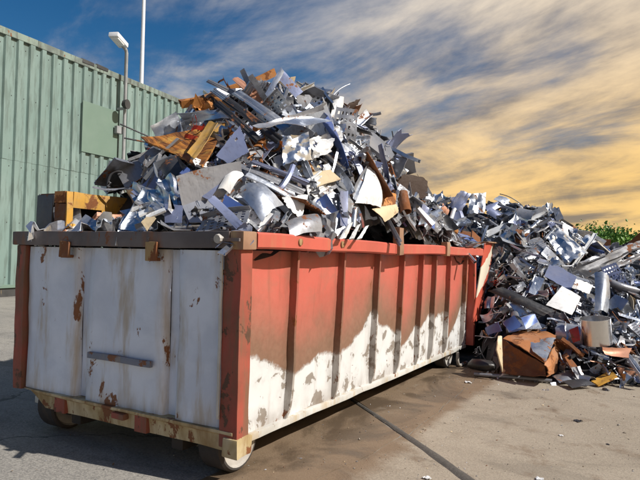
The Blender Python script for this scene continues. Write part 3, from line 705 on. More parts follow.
def channel(rng, s=1.0):
    w_ = rng.uniform(0.04, 0.09)*s; h_ = rng.uniform(0.03, 0.07)*s; t = rng.choice(('u', 'l', 'z'))
    prof = {'u': [(0, h_), (0, 0), (w_, 0), (w_, h_)], 'l': [(0, h_), (0, 0), (w_, 0)], 'z': [(0, h_), (0, 0), (w_, 0), (w_, -h_)]}[t]
    return swept(rng, prof, rng.uniform(0.5, 1.15)*s, 8, rng.uniform(-.8, .8), rng.uniform(-.7, .7), 0, 0.012, 0.006, 0.03*s)
def ribbon(rng, s=1.0):
    w_ = rng.uniform(0.025, 0.06)*s
    return swept(rng, [(0, 0), (w_*0.5, 0.006*s), (w_, 0)], rng.uniform(0.5, 1.1)*s, 10, rng.uniform(-2.5, 2.5), rng.uniform(-2.0, 2.0), rng.uniform(0, .6), 0.0, 0.003, 0.06*s, 40)
def pipe(rng, s=1.0):
    r_ = rng.uniform(0.018, 0.045)*s
    return swept(rng, [(r_*math.cos(2*math.pi*k/12), r_*math.sin(2*math.pi*k/12)) for k in range(13)], rng.uniform(0.45, 0.9)*s, 7, 0, rng.uniform(-.6, .6), 0, 0.0, 0.004, 0.02*s, 50)
def corrugated(rng, s=1.0):
    n = rng.randint(6, 9); p_ = 0.045*s; prof = []
    for k in range(n): prof += [(k*p_, 0), (k*p_+p_*0.3, 0.018*s), (k*p_+p_*0.6, 0.018*s), (k*p_+p_*0.85, 0)]
    return swept(rng, prof, rng.uniform(0.3, 0.5)*s, 4, rng.uniform(-.3, .3), rng.uniform(-.5, .5), rng.uniform(0, .2), 0.03, 0.003, 0.02*s)
def plate(rng, s=1.0):
    nx, ny = rng.uniform(0.2, 0.42)*s, rng.uniform(0.2, 0.42)*s; f_ = 0.03*s
    prof = [(0, -f_), (0, 0)]+[(nx*k/4, 0) for k in range(1, 5)]+[(nx, -f_)]
    return swept(rng, prof, ny, 5, rng.uniform(-.12, .12), rng.uniform(-.25, .25), rng.uniform(0, .3), 0.02, 0.004, 0.008*s)
def casing(rng, s=1.0):
    bm = bmesh.new(); a, b, c = rng.uniform(.18, .34)*s, rng.uniform(.18, .34)*s, rng.uniform(.10, .22)*s
    bm_box(bm, (-a/2, -b/2, -c/2), (a/2, b/2, c/2)); bmesh.ops.subdivide_edges(bm, edges=bm.edges[:], cuts=3, use_grid_fill=True)
    bm.faces.ensure_lookup_table(); top = [f for f in bm.faces if f.calc_center_median().z > c/2-1e-4]
    bmesh.ops.delete(bm, geom=top, context='FACES'); sd = rng.uniform(0, 99)
    for v in bm.verts: v.co += nvec(v.co*(5/s)+Vector((sd, 0, sd)))*0.05*s
    bmesh.ops.recalc_face_normals(bm, faces=bm.faces); bmesh.ops.solidify(bm, geom=bm.faces[:], thickness=0.004)
    return finish(bm, 'scrap', 30)
def rod(rng, s=1.0):
    n = 9; L_ = rng.uniform(0.4, 0.9)*s; p = Vector((0, -L_/2, 0)); d_ = Vector((0, 1, 0)); pts = [p.copy()]
    for k in range(n):
        d_ = (d_+Vector((rng.uniform(-1, 1), rng.uniform(-.4, .4), rng.uniform(-1, 1)))*0.32).normalized(); p = p+d_*L_/n; pts.append(p.copy())
    return tube_mesh('scrap', pts, rng.uniform(0.004, 0.008)*s, 6)
def frame_piece(rng, s=1.0):
    a, b, t = rng.uniform(.3, .5)*s, rng.uniform(.25, .4)*s, 0.03*s; bm = bmesh.new()
    bm_box(bm, (-a/2, -b/2, -t/2), (a/2, -b/2+t, t/2)); bm_box(bm, (-a/2, b/2-t, -t/2), (a/2, b/2, t/2))
    bm_box(bm, (-a/2, -b/2+t, -t/2), (-a/2+t, b/2-t, t/2)); bm_box(bm, (a/2-t, -b/2+t, -t/2), (a/2, b/2-t, t/2))
    bmesh.ops.subdivide_edges(bm, edges=[e for e in bm.edges if e.calc_length() > 0.1*s], cuts=4, use_grid_fill=True); sd = rng.uniform(0, 99)
    for v in bm.verts: v.co += nvec(v.co*(3/s)+Vector((sd, sd, 0)))*0.06*s
    return finish(bm, 'scrap', 30)
def swarf(rng, s=1.0):
    bm = bmesh.new()
    for k in range(9):
        c0 = Vector((rng.gauss(0, .07), rng.gauss(0, .07), rng.uniform(0, .06)))*s; ax = Vector((rng.gauss(0, 1), rng.gauss(0, 1), rng.gauss(0, .35))).normalized()
        e1 = ax.orthogonal().normalized(); e2 = ax.cross(e1); r_ = rng.uniform(.02, .07)*s; turns = rng.uniform(.7, 2.4); ln = rng.uniform(.10, .34)*s; w_ = ax*rng.uniform(.008, .022)*s; prev = None
        for i in range(15):
            t = i/14; a = t*turns*6.283; rr = r_*(0.6+0.7*t); p = c0+ax*(t-.5)*ln+(e1*math.cos(a)+e2*math.sin(a))*rr
            cur = (bm.verts.new(p-w_), bm.verts.new(p+w_))
            if prev: bm.faces.new((prev[0], prev[1], cur[1], cur[0]))
            prev = cur
    bmesh.ops.solidify(bm, geom=bm.faces[:], thickness=0.003)
    return finish(bm, 'scrap', 45)
def shard(rng, s=1.0):
    a = rng.uniform(0.2, 0.4)*s
    prof = [(a*(k/5-0.5), 0.02*s*math.sin(k*1.3)) for k in range(6)]
    return swept(rng, prof, rng.uniform(0.35, 0.65)*s, 6, rng.uniform(-.7, .7), rng.uniform(-.7, .7), rng.uniform(0.6, 0.92), 0.05, 0.004, 0.04*s)

KINDS = {  # name: (maker, count of variants, category, phrase, weight)
 'bent_sheet': (bent_sheet, 14, 'metal sheet', 'folded {c} metal sheet', 18),
 'punched_sheet': (punched_sheet, 6, 'metal sheet', 'perforated {c} metal sheet', 7),
 'curled_sheet': (curled_sheet, 10, 'metal sheet', 'curled {c} metal sheet', 11),
 'crumpled_sheet': (crumpled_sheet, 9, 'metal sheet', 'crumpled {c} metal sheet', 13),
 'metal_channel': (channel, 9, 'metal profile', 'narrow bent {c} metal profile', 22),
 'metal_ribbon': (ribbon, 8, 'metal strip', 'twisted {c} metal strip', 20),
 'pipe': (pipe, 6, 'pipe', 'hollow {c} pipe', 5),
 'corrugated_sheet': (corrugated, 5, 'metal sheet', 'corrugated {c} metal sheet', 4),
 'flanged_plate': (plate, 8, 'metal panel', 'flat {c} metal panel', 8),
 'casing': (casing, 7, 'casing', 'open dented {c} box casing', 6),
 'swarf_tangle': (swarf, 7, 'metal swarf', 'curly {c} swarf tangle', 10),
 'rod': (rod, 5, 'rod', 'thin kinked {c} rod', 4),
 'warped_open_rectangle': (frame_piece, 4, 'frame', 'warped {c} rectangular frame', 3),
 'metal_shard': (shard, 9, 'metal sheet', 'pointed torn {c} sheet', 9)}
CNAME = {'silver': 'silver', 'bright': 'shiny aluminium', 'grey': 'dull grey', 'white': 'white', 'lavender': 'lavender blue', 'blue': 'deep blue',
         'dark': 'charcoal', 'rust': 'rusty brown', 'orange': 'orange rusted', 'cream': 'cream', 'yellow': 'yellow', 'red': 'red', 'copper': 'copper pink'}
LIB = {k: [v[0](rnd) for _ in range(v[1])] for k, v in KINDS.items()}
for k in LIB:
    for me in LIB[k]: me.name = k
for k in LIB:
    for me in LIB[k]: me.materials.append(S['silver'])
def pick(rng, table):
    t = rng.uniform(0, sum(w_ for _, w_ in table))
    for k, w_ in table:
        t -= w_
        if t <= 0: return k
    return table[-1][0]
KW = [(k, v[4]) for k, v in KINDS.items()]
CWT = [('silver', 40), ('bright', 15), ('grey', 22), ('white', 4), ('lavender', 8), ('blue', 3), ('dark', 7), ('rust', 3.5), ('orange', 1), ('cream', 1.5), ('red', 0.8), ('copper', 0.8)]
def orient(rng, nrm, tilt):
    n_ = (nrm + Vector((rng.gauss(0, tilt), rng.gauss(0, tilt), rng.gauss(0, tilt*0.6)))).normalized()
    z_ = n_; x_ = z_.orthogonal().normalized(); y_ = z_.cross(x_)
    m_ = Matrix((x_, y_, z_)).transposed().to_4x4() @ Matrix.Rotation(rng.uniform(0, 2*math.pi), 4, 'Z')
    if rng.random() < 0.5: m_ = m_ @ Matrix.Rotation(math.pi, 4, 'X')
    return m_

# ---- heap shapes
GY = ([-0.2, 0.0, 0.2, 0.5, 0.9, 1.4, 1.9, 2.5, 3.1, 3.7, 4.3, 4.8, 5.2, 5.5], [0.0, 0.02, 0.14, 0.40, 0.80, 1.26, 1.52, 1.56, 1.42, 1.14, 0.82, 0.56, 0.34, 0.08])
def heap_z(x, y):
    c_ = 1-0.78*abs((x+1.25)/1.13)**2.3
    return 1.44 + float(np.interp(y, *GY))*max(0.03, c_) + 0.10*noise.noise(Vector((x*1.6, y*1.6, 7)))
CRX = ([-5, -3, -1.1, -0.3, 0.4, 0.75, 1.2, 1.8, 3, 5, 8], [1.9, 2.25, 2.42, 2.33, 2.08, 1.78, 1.56, 1.45, 1.5, 1.5, 1.2])
def foot(x): return float(np.interp(x, [-5, -0.25, 0.05, 0.36, 1.15, 1.9, 3.0, 8], [5.75, 5.6, 4.85, 4.42, 4.34, 4.78, 5.2, 6.0]))
PRF = ([0, 0.06, 0.25, 0.5, 0.75, 1.0, 1.3, 1.8, 2.4], [0.02, 0.16, 0.42, 0.66, 0.86, 1.0, 0.97, 0.6, 0.0])
def pile_z(x, y):
    d_ = y-foot(x); D = float(np.interp(x, [-1.1, 0.4, 1.8, 4], [1.9, 3.1, 3.7, 3.8])); t = d_/D
    if t < 0 or t > 2.4: return 0.0
    ex = min(1.0, max(0.0, (x+4.6)/1.2))*min(1.0, max(0.0, (8.0-x)/1.5))
    return max(0.0, float(np.interp(t, *PRF))*float(np.interp(x, *CRX))*ex + 0.13*noise.noise(Vector((x*1.3, y*1.3, 2)))*min(1, t*6))
def normal_of(fn, x, y, e=0.08): return Vector((-(fn(x+e, y)-fn(x-e, y))/(2*e), -(fn(x, y+e)-fn(x, y-e))/(2*e), 1)).normalized()
def project(p):
    d_ = p-CAM; z_ = d_.dot(_fw)
    if z_ < 0.2: return None
    return 320+F_PX*d_.dot(_rt)/z_, 240-F_PX*d_.dot(_up)/z_, z_

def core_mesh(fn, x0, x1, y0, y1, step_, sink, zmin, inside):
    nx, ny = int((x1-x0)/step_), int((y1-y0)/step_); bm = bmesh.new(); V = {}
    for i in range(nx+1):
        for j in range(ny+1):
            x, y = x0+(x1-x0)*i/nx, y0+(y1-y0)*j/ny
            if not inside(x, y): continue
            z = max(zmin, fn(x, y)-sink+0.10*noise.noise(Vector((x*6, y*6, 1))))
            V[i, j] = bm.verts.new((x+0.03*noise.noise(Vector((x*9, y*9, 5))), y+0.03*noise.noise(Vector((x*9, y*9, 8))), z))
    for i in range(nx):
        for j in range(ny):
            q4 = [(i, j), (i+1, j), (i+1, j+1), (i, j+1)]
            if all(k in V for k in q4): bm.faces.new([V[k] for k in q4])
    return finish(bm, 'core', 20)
tag(link('dark_gap_core', core_mesh(heap_z, -CW+0.13, -0.13, 0.13, 5.3, 0.09, 0.17, 0.9, lambda x, y: True), S['dark']),  # dark sheet below the pieces, shade of the gaps put into its colour
    'dark core of packed scrap standing in for shade in the container heap gaps', 'scrap', kind='stuff')
tag(link('dark_gap_core', core_mesh(pile_z, -4.5, 7.9, 4.3, 14.5, 0.12, 0.16, -0.05, lambda x, y: pile_z(x, y) > 0.02 and not (x < 0.0 and y < 5.62)), S['dark']),  # same under the ground heap: gap shade as a dark sheet
    'dark core of packed scrap standing in for shade in the ground heap gaps', 'scrap', kind='stuff')

# ================================================================== the pieces one can pick out, each at its own place on its heap
LANDMARKS = []; ZONES = []
def surf_depth(px, py, fn, d0, d1):
    """distance along the view line to the heap's surface, or to where the line passes closest above it"""
    best = (1e9, d0); d_ = d0
    while d_ < d1:
        p = at(px, py, d_)
        if fn is heap_z: ok_ = -CW <= p.x <= 0 and 0 <= p.y <= 5.5
        else: ok_ = p.y > foot(p.x) and not (p.x < 0.1 and p.y < 5.7)
        if ok_:
            gap_ = p.z-fn(p.x, p.y)
            if gap_ <= 0: return d_
            if gap_ < best[0]: best = (gap_, d_)
        d_ += 0.03
    return best[1]
def inside_poly(x, y, poly):
    c_ = False; j_ = len(poly)-1
    for i_ in range(len(poly)):
        xi, yi = poly[i_]; xj, yj = poly[j_]
        if (yi > y) != (yj > y) and x < (xj-xi)*(y-yi)/(yj-yi)+xi: c_ = not c_
        j_ = i_
    return c_
def hero_blocked(me, mw, allow=1, step_=1):
    """would this piece bury one of the individually modelled pieces?"""
    global BB
    if len(BB) != len(ZONES): BB = [(min(p[0] for p in z), max(p[0] for p in z), min(p[1] for p in z), max(p[1] for p in z)) for z, _ in ZONES]
    vs_ = SAMP.get(me.name)
    if vs_ is None:
        n = len(me.vertices); vs_ = SAMP[me.name] = [me.vertices[k].co.copy() for k in range(0, n, max(1, n//14))]
    hits = 0
    for v in vs_:
        pr = project(mw @ v)
        if pr is None: continue
        for (poly, D), (xa, xb, ya, yb) in zip(ZONES, BB):
            if xa < pr[0] < xb and ya < pr[1] < yb and pr[2] < D+0.02 and inside_poly(pr[0], pr[1], poly):
                hits += 1
                if hits > allow: return True
                break
    return False
BB = []; SAMP = {}
hr = random.Random(77)
def quad_pts(cs, n, m_, bulge, crump, jit, roundc, seed):
    a, b, c, d = cs; nrm = (b-a).cross(d-a)
    if nrm.length < 1e-9: nrm = Vector((0, -1, 0))
    nrm.normalize(); size = max((b-a).length, (d-a).length)
    if nrm.dot(CAM-a) < 0: nrm = -nrm
    P = []
    for i in range(n+1):
        row = []
        for j in range(m_+1):
            u, v = i/n, j/m_
            if roundc:                                   # pull the corners in
                for cu, cv in ((0, 0), (1, 0), (0, 1), (1, 1)):
                    du, dv = abs(u-cu), abs(v-cv)
                    if du+dv < roundc: k_ = (roundc-du-dv)*0.5; u += (k_ if cu == 0 else -k_); v += (k_ if cv == 0 else -k_)
            p = a.lerp(b, u).lerp(d.lerp(c, u), v)
            p = p + nrm*(bulge*size*(math.sin(math.pi*u)*0.5+math.sin(math.pi*v)*0.5))
            if crump:
                q_ = Vector((u*2.5+seed, v*2.5, seed)); k2 = Vector((u*6, v*6+seed, 1))
                p = p + nrm*(noise.noise(q_)*1.0+abs(noise.noise(k2))*0.9)*crump*size + nvec(k2)*crump*0.35*size
            if jit and (i in (0, n) or j in (0, m_)) and not (i in (0, n) and j in (0, m_)): p = p + Vector((hr.uniform(-1, 1), hr.uniform(-1, 1), hr.uniform(-1, 1)))*jit*size
            row.append(p)
        P.append(row)
    return P
def corners(fn, pts, lift, tilt=0.6, D=None):
    rng_ = (3.2, 9.5) if fn is heap_z else (5.2, 12)
    cx_ = sum(p[0] for p in pts)/len(pts); cy_ = sum(p[1] for p in pts)/len(pts)
    dc = surf_depth(cx_, cy_, fn, *rng_) if D is None else D
    ds = []
    for p in pts:
        s_ = surf_depth(p[0], p[1], fn, *rng_) if D is None else dc
        s_ = max(dc-0.45, min(dc+0.45, s_))
        ds.append(dc + tilt*(s_-dc) - lift + (p[2] if len(p) > 2 else hr.uniform(-0.05, 0.05)))
    return [at(p[0], p[1], d_) for p, d_ in zip(pts, ds)], max(ds)
def quad_mesh(pts3, n=8, m_=8, bulge=0.04, crump=0.0, jit=0.008, th=0.004, roundc=0.0, sharp=30, hole=None):
    c0 = sum(pts3, Vector())/4
    P = quad_pts([p-c0 for p in pts3], n, m_, bulge, crump, jit, roundc, hr.uniform(0, 60))
    return grid_mesh('hero', P, th, sharp, keep=(lambda i, j: (i, j) != hole) if hole else None), c0
def hero(fn, name, label, cat, mat, pts, lift=0.16, short=None, D=None, tilt=0.6, **k):
    p3, dmin = corners(fn, pts, lift, tilt, D)
    me, c0 = quad_mesh(p3, **k); me.name = name
    o = bpy.data.objects.new(name, me); COL.objects.link(o); o.location = c0; me.materials.append(S[mat])
    w_ = 'container heap' if fn is heap_z else 'ground heap'
    full = label+' in the '+w_
    tag(o, full if len(full.split()) <= 16 else label, cat)
    ZONES.append(([(p[0], p[1]) for p in pts], dmin))
    if short: LANDMARKS.append((short, c0, 'c' if fn is heap_z else 'g'))
    return o
def bar(fn, name, label, cat, mat, p, q_, rad, lift=0.15, n=8, mid=None, sag=0.0, hollow=False, D=None, short=None):
    cs, dmin = corners(fn, [p, q_] if mid is None else [p, mid, q_], lift, 0.6, D)
    pts = []
    K = 10
    for k in range(K+1):
        t = k/K
        if mid is None: v = cs[0].lerp(cs[1], t)
        else: v = cs[0].lerp(cs[1], t).lerp(cs[1].lerp(cs[2], t), t)
        pts.append(v+Vector((0, 0, -sag*math.sin(math.pi*t))))
    c0 = sum(pts, Vector())/len(pts); pts = [v-c0 for v in pts]
    if hollow:
        bm = bmesh.new(); bm_tube(bm, pts, rad, n, False); bmesh.ops.recalc_face_normals(bm, faces=bm.faces); bmesh.ops.solidify(bm, geom=bm.faces[:], thickness=rad*0.12); me = finish(bm, name, 40)
    else: me = tube_mesh(name, pts, rad, n)
    o = bpy.data.objects.new(name, me); COL.objects.link(o); o.location = c0; me.materials.append(S[mat])
    tag(o, label+(' in the container heap' if fn is heap_z else ' in the ground heap'), cat)
    if short: LANDMARKS.append((short, c0, 'c' if fn is heap_z else 'g'))
    return o
H, Gd = heap_z, pile_z
# ---------------- container heap
# open box with a yellow flank standing on the end rim
bx0, bx1, by0, by1, bz0, bz1 = -2.20, -1.83, 0.16, 0.80, 1.50, 1.83
ob = empty('open_box', ((bx0+bx1)/2, (by0+by1)/2, bz0)); tag(ob, 'open steel box with a yellow flank and a dark end on the container rim', 'box')
def bpart(name, lo, hi, mat, seed): return link(name, subdiv_box(name, lo, hi, 5, 0.010, 4, 0.004, seed), S[mat], ob)
bpart('end_sheet', (bx0, by0, bz0), (bx1-0.17, by0+0.012, bz1-0.01), 'slate', 1)
bpart('end_sheet', (bx1-0.165, by0+0.004, bz0), (bx1-0.02, by0+0.016, bz1-0.085), 'rust', 2)
bpart('corner_strip', (bx1-0.14, by0-0.002, bz1-0.08), (bx1-0.02, by0+0.014, bz1+0.012), 'orange', 3)
bpart('flank_upright', (bx1-0.014, by0, bz0+0.06), (bx1, by0+0.055, bz1+0.01), 'yellow', 4)
bpart('flank_sheet', (bx1-0.013, by0+0.057, bz1-0.115), (bx1+0.001, by1+0.12, bz1+0.008), 'yellow', 5)
bpart('flank_sheet', (bx1-0.012, by0+0.057, bz0), (bx1+0.001, by1, bz0+0.10), 'yellow', 6)
bpart('flank_sheet', (bx1-0.012, by0+0.33, bz0+0.103), (bx1+0.0, by1, bz1-0.118), 'yellow', 8)
bpart('back_sheet', (bx0, by0+0.014, bz0), (bx0+0.012, by1, bz1), 'slate', 7)
bpart('top_sheet', (bx0+0.014, by0+0.02, bz1-0.012), (bx1-0.10, by1, bz1), 'rust', 9)
LANDMARKS.append(('beside the yellow box', Vector((-1.85, 0.5, 1.7)), 'c'))
ZONES.append(([(30, 190), (75, 188), (136, 194), (130, 212), (76, 225), (30, 232)], 5.2))
hero(H, 'rusted_sheet', 'large streaked orange-brown rusted sheet jutting out to the side high', 'metal sheet', 'streaked', [(141, 138, 0.05), (226, 123, 0.22), (203, 168, -0.08), (172, 153, -0.05)], 0.30, 'by the streaked rusted sheet', bulge=-0.07, crump=0.018, th=0.014, n=10, m_=10)
hero(H, 'yellowed_strip', 'narrow yellowed strip lying across the streaked rusted sheet', 'metal strip', 'ochre', [(209, 121, -0.03), (218, 123, -0.02), (195, 159, -0.12), (187, 153, -0.12)], 0.36, bulge=-0.04, crump=0.012)
hero(H, 'pale_sheet', 'long pale curved sheet resting on top of the streaked rusted sheet', 'metal sheet', 'silver', [(176, 114), (236, 111), (234, 120), (186, 124)], 0.34, bulge=0.06, crump=0.05)
hero(H, 'orange_strip', 'orange rusted strip above the pale curved sheet', 'metal strip', 'orange', [(211, 96), (218, 95), (242, 113), (236, 117)], 0.26, crump=0.03)
hero(H, 'rust_tangle', 'crumpled tangle of orange rusted wire mesh', 'wire mesh', 'orange', [(193, 104), (212, 99), (216, 110), (196, 113)], 0.22, crump=0.30, n=12, m_=12)
hero(H, 'corrugated_offcut', 'grey corrugated offcut beside the tip of the streaked rusted sheet', 'metal sheet', 'silver', [(150, 126), (176, 112), (184, 128), (158, 142)], 0.16, crump=0.05)
hero(H, 'lavender_sheet_metal', 'flat lavender blue panel with a small hole under the streaked rusted sheet', 'metal panel', 'lavender', [(216, 156), (240, 126), (249, 152), (229, 164)], 0.24, 'by the holed lavender panel', bulge=0.015, hole=(6, 2), n=9, m_=9)
hero(H, 'lavender_sheet_metal', 'square lavender blue panel below the tip of the streaked rusted sheet', 'metal panel', 'lavender', [(201, 170), (223, 182), (209, 200), (184, 188)], 0.26, 'by the square lavender panel', bulge=0.01)
hero(H, 'blue_sheet_metal', 'deep blue panel leaning near the corner of the container', 'metal panel', 'blue', [(225, 194), (247, 208), (243, 220), (222, 206)], 0.24, 'by the leaning blue panel', bulge=0.01)
hero(H, 'white_curl', 'curled white sheet above the leaning blue panel', 'metal sheet', 'white', [(234, 168), (244, 175), (230, 194), (218, 189)], 0.30, bulge=0.20)
hero(H, 'lavender_profile', 'long lavender profile lying below the square lavender panel', 'metal profile', 'lavender', [(208, 200), (214, 195), (243, 223), (236, 229)], 0.28, bulge=0.02)
hero(H, 'grey_plate', 'upright grey blue plate just above the end rim', 'metal panel', 'lavender', [(165, 204), (183, 206), (182, 223), (165, 223)], 0.18, bulge=0.02)
hero(H, 'crumpled_foil', 'large mass of crumpled white silver foil beside the yellow box', 'foil', 'bright', [(138, 192), (178, 181), (174, 214), (140, 218)], 0.26, 'by the crumpled foil mass', crump=0.20, n=18, m_=18, sharp=35)
for k, (x_, y_) in enumerate(((131, 208), (138, 212), (146, 216))):
    hero(H, 'white_batten', ('top', 'middle', 'bottom')[k]+' one of three white slats between yellow box and crumpled foil', 'slat', 'white', [(x_, y_), (x_+19, y_-7), (x_+20, y_-4), (x_+1, y_+4)], 0.30, th=0.012, bulge=0.01)
hero(H, 'cream_offcut', 'cream offcut lying across the white slats', 'metal sheet', 'cream', [(141, 222), (150, 214), (156, 218), (147, 231)], 0.32, bulge=0.05)
hero(H, 'grey_folded_sheet', 'dull grey folded sheet on the left shoulder', 'metal sheet', 'grey', [(117, 173), (139, 157), (144, 176), (126, 190)], 0.18, 'by the grey folded sheet', bulge=0.06)
hero(H, 'grey_gutter', 'lavender grey gutter sloping beside the grey folded sheet', 'gutter', 'lavender', [(131, 192), (160, 167), (165, 176), (141, 198)], 0.22, bulge=-0.12)
hero(H, 'charcoal_sheet', 'charcoal sheet bent over behind the crumpled foil', 'metal sheet', 'dark', [(160, 168), (176, 155), (186, 176), (172, 186)], 0.20, bulge=0.15)
bar(H, 'bent_black_tube', 'black bent tube handle sticking out left of the grey folded sheet', 'tube', 'dark', (108, 192, 0), (122, 172, 0), 0.012, 0.2, 8, (106, 168, 0))
for k, (a, b, c, d, mt) in enumerate((((206, 82), (210, 80), (281, 116), (276, 121), 'grey'), ((210, 92), (216, 89), (276, 129), (270, 135), 'silver'), ((222, 101), (229, 97), (284, 138), (276, 144), 'dark'),
        ((232, 79), (238, 77), (273, 103), (262, 111), 'copper'), ((232, 94), (240, 91), (292, 126), (284, 133), 'silver'), ((214, 104), (220, 101), (262, 139), (256, 144), 'dark'))):
    hero(H, 'long_sheet', ('uppermost dull grey', 'second from top silver', 'middle charcoal', 'short copper pink', 'fourth silver', 'lowest charcoal')[k] + ' sheet of the fan of long sheets at the crown', 'metal sheet', mt, [a, b, c, d], 0.24+0.02*k, 'by the fan of long sheets' if k == 2 else None, bulge=0.02, crump=0.015, n=12, m_=3)
hero(H, 'triangular_panel', 'blue silver triangular panel standing upright at the very crown', 'metal panel', 'lavender', [(281, 68), (303, 92), (295, 98), (279, 80)], 0.24, 'by the upright triangular panel', bulge=0.01)
hero(H, 'leaning_strip', 'silver strip leaning against the upright triangular panel', 'metal strip', 'silver', [(281, 67), (284, 72), (269, 98), (263, 97)], 0.28, bulge=0.01)
hero(H, 'dark_tab', 'small dark grey tab upright left of the triangular panel', 'metal sheet', 'grey', [(258, 92), (268, 82), (271, 85), (264, 97)], 0.24)
hero(H, 'grey_sheet_metal', 'broad grey panel lying flat at the crown right of the triangular panel', 'metal panel', 'grey', [(296, 95), (321, 94), (322, 108), (298, 112)], 0.30, bulge=0.03)
hero(H, 'blade_sheet', 'long grey blade-like sheet pointing across below the crown', 'metal sheet', 'grey', [(252, 126), (322, 104), (325, 109), (266, 128)], 0.48, bulge=-0.03, n=12, m_=4)
hero(H, 'tapered_bright_sheet', 'bright tapered sheet just under the long grey blade', 'metal sheet', 'bright', [(281, 123), (305, 116), (333, 121), (305, 126)], 0.50, bulge=0.04)
hero(H, 'bright_foil', 'bright crumpled foil sheet under the bright tapered blade', 'foil', 'bright', [(280, 138), (308, 133), (312, 160), (284, 164)], 0.24, crump=0.14, n=14, m_=14, sharp=35, short='by the bright crumpled foil')
hero(H, 'white_foil', 'white crumpled sheet right of the bright crumpled foil', 'foil', 'white', [(308, 140), (330, 132), (332, 152), (312, 160)], 0.26, crump=0.12, n=12, m_=12, sharp=35)
hero(H, 'brown_tongue', 'dark brown tongue-shaped plate sticking up at the right shoulder', 'metal plate', 'brown', [(340, 110), (357, 97), (363, 100), (344, 116)], 0.26, roundc=0.45, th=0.012, short='by the brown tongue plate')
hero(H, 'white_flap', 'tall white curved flap beside the brown tongue plate', 'metal sheet', 'white', [(333, 100), (344, 97), (341, 119), (329, 124)], 0.26, bulge=0.14)
hero(H, 'curved_gutter', 'grey curved gutter ending in a bent tip below the brown tongue', 'gutter', 'silver', [(333, 134), (366, 109), (373, 115), (346, 133)], 0.30, bulge=-0.12, n=12, m_=6)
bar(H, 'bent_tip', 'dark bent rod prolonging the grey curved gutter', 'rod', 'grey', (366, 113, 0), (381, 113, 0), 0.016, 0.16, 8, (372, 116, 0))
hero(H, 'grey_beam', 'thick dark grey flat beam sloping down the right shoulder', 'beam', 'grey', [(346, 131), (362, 128), (395, 155), (385, 164)], 0.34, th=0.045, bulge=0.0, short='by the sloping grey beam', n=10, m_=4)
hero(H, 'crushed_end', 'crushed shiny duct at the foot of the sloping grey beam', 'duct', 'bright', [(386, 160), (395, 153), (408, 171), (399, 177)], 0.36, crump=0.14, n=12, m_=12)
hero(H, 'brown_plate', 'large dark brown rusted plate with rounded corners', 'metal plate', 'brown', [(392, 172), (427, 178), (426, 200), (393, 193)], 0.28, roundc=0.16, th=0.012, n=14, m_=14, bulge=0.01, short='by the rounded brown plate')
hero(H, 'white_hood', 'white appliance hood shaped like a tent', 'hood', 'white', [(368, 165), (381, 186), (381, 208), (355, 203)], 0.28, bulge=0.08, short='by the white hood')
hero(H, 'hood_flap', 'silver flap folded from the left of the white hood', 'metal sheet', 'silver', [(369, 162), (372, 170), (356, 202), (352, 190)], 0.33, bulge=-0.06)
hero(H, 'brown_carton_sheet', 'square orange rusted plate right of the white hood', 'metal plate', 'orange', [(381, 191), (396, 194), (395, 206), (381, 206)], 0.28, bulge=0.01)
hero(H, 'tan_sheet', 'tan grey sheet drooping below the square orange plate', 'metal sheet', 'cream', [(372, 209), (396, 204), (398, 213), (385, 222)], 0.30, bulge=0.06)
bar(H, 'rusty_pipe', 'short rusty pipe standing upright by the square orange plate', 'pipe', 'rust', (402, 193, -0.05), (406, 212, -0.05), 0.055, 0.34, 14, hollow=True, short='by the upright rusty pipe')
hero(H, 'pale_blue_channel', 'upright pale blue channel above the red side rim', 'metal profile', 'lavender', [(340, 191), (348, 191), (348, 226), (340, 226)], 0.26, bulge=-0.03, short='by the upright pale blue channel')
bar(H, 'silver_pipe', 'thin silver pipe upright beside the pale blue channel', 'pipe', 'silver', (355, 209, 0), (353, 228, 0), 0.022, 0.28, 12, hollow=True)
for k in range(3):
    hero(H, 'white_fin', ('first', 'second', 'third')[k]+' white bar from the pale blue channel, above the red rim', 'bar', 'white', [(349+k*8, 224+k*1.5), (353+k*8, 222+k*1.5), (346+k*8, 238), (341+k*8, 239)], 0.28, th=0.015, bulge=0.01)
hero(H, 'white_torn_sheet', 'bright white torn triangular sheet in mid heap', 'metal sheet', 'white', [(282, 197), (308, 195), (301, 220), (287, 206)], 0.30, bulge=0.03, jit=0.03, short='by the white torn triangle')
hero(H, 'grey_half_pipe', 'large dull silver half pipe above the red side rim', 'half pipe', 'silver', [(236, 192), (260, 183), (284, 205), (262, 222)], 0.24, bulge=0.22, n=10, m_=10, short='by the silver half pipe')
hero(H, 'arched_sheet', 'arched grey sheet just above the red side rim', 'metal sheet', 'grey', [(284, 222), (318, 214), (322, 232), (290, 238)], 0.22, bulge=0.16)
bar(H, 'bent_blue_bar', 'pale lavender bar bent above the white torn triangle', 'bar', 'lavender', (279, 190, 0), (293, 166, 0), 0.022, 0.30, 6, (288, 182, -0.05))
for k, (a, b, c, d, mt) in enumerate((((231, 165), (236, 162), (306, 190), (302, 196), 'grey'), ((244, 176), (250, 172), (300, 198), (295, 203), 'silver'), ((250, 163), (254, 160), (310, 181), (306, 186), 'lavender'))):
    hero(H, 'sloping_sheet', 'long narrow %s sheet sloping across mid heap' % CNAME[mt], 'metal sheet', mt, [a, b, c, d], 0.28+0.03*k, bulge=0.03, crump=0.015, n=12, m_=3)
bar(H, 'thin_wire', 'thin dark wire standing straight up behind the sloping grey beam', 'wire', 'dark', (394, 157, 0), (392, 131, 0), 0.007, 0.15, 6, (395, 145, 0))
bar(H, 'thin_wire', 'short pale wire standing up from the sloping grey beam', 'wire', 'silver', (378, 146, 0), (381, 130, 0), 0.007, 0.15, 6)
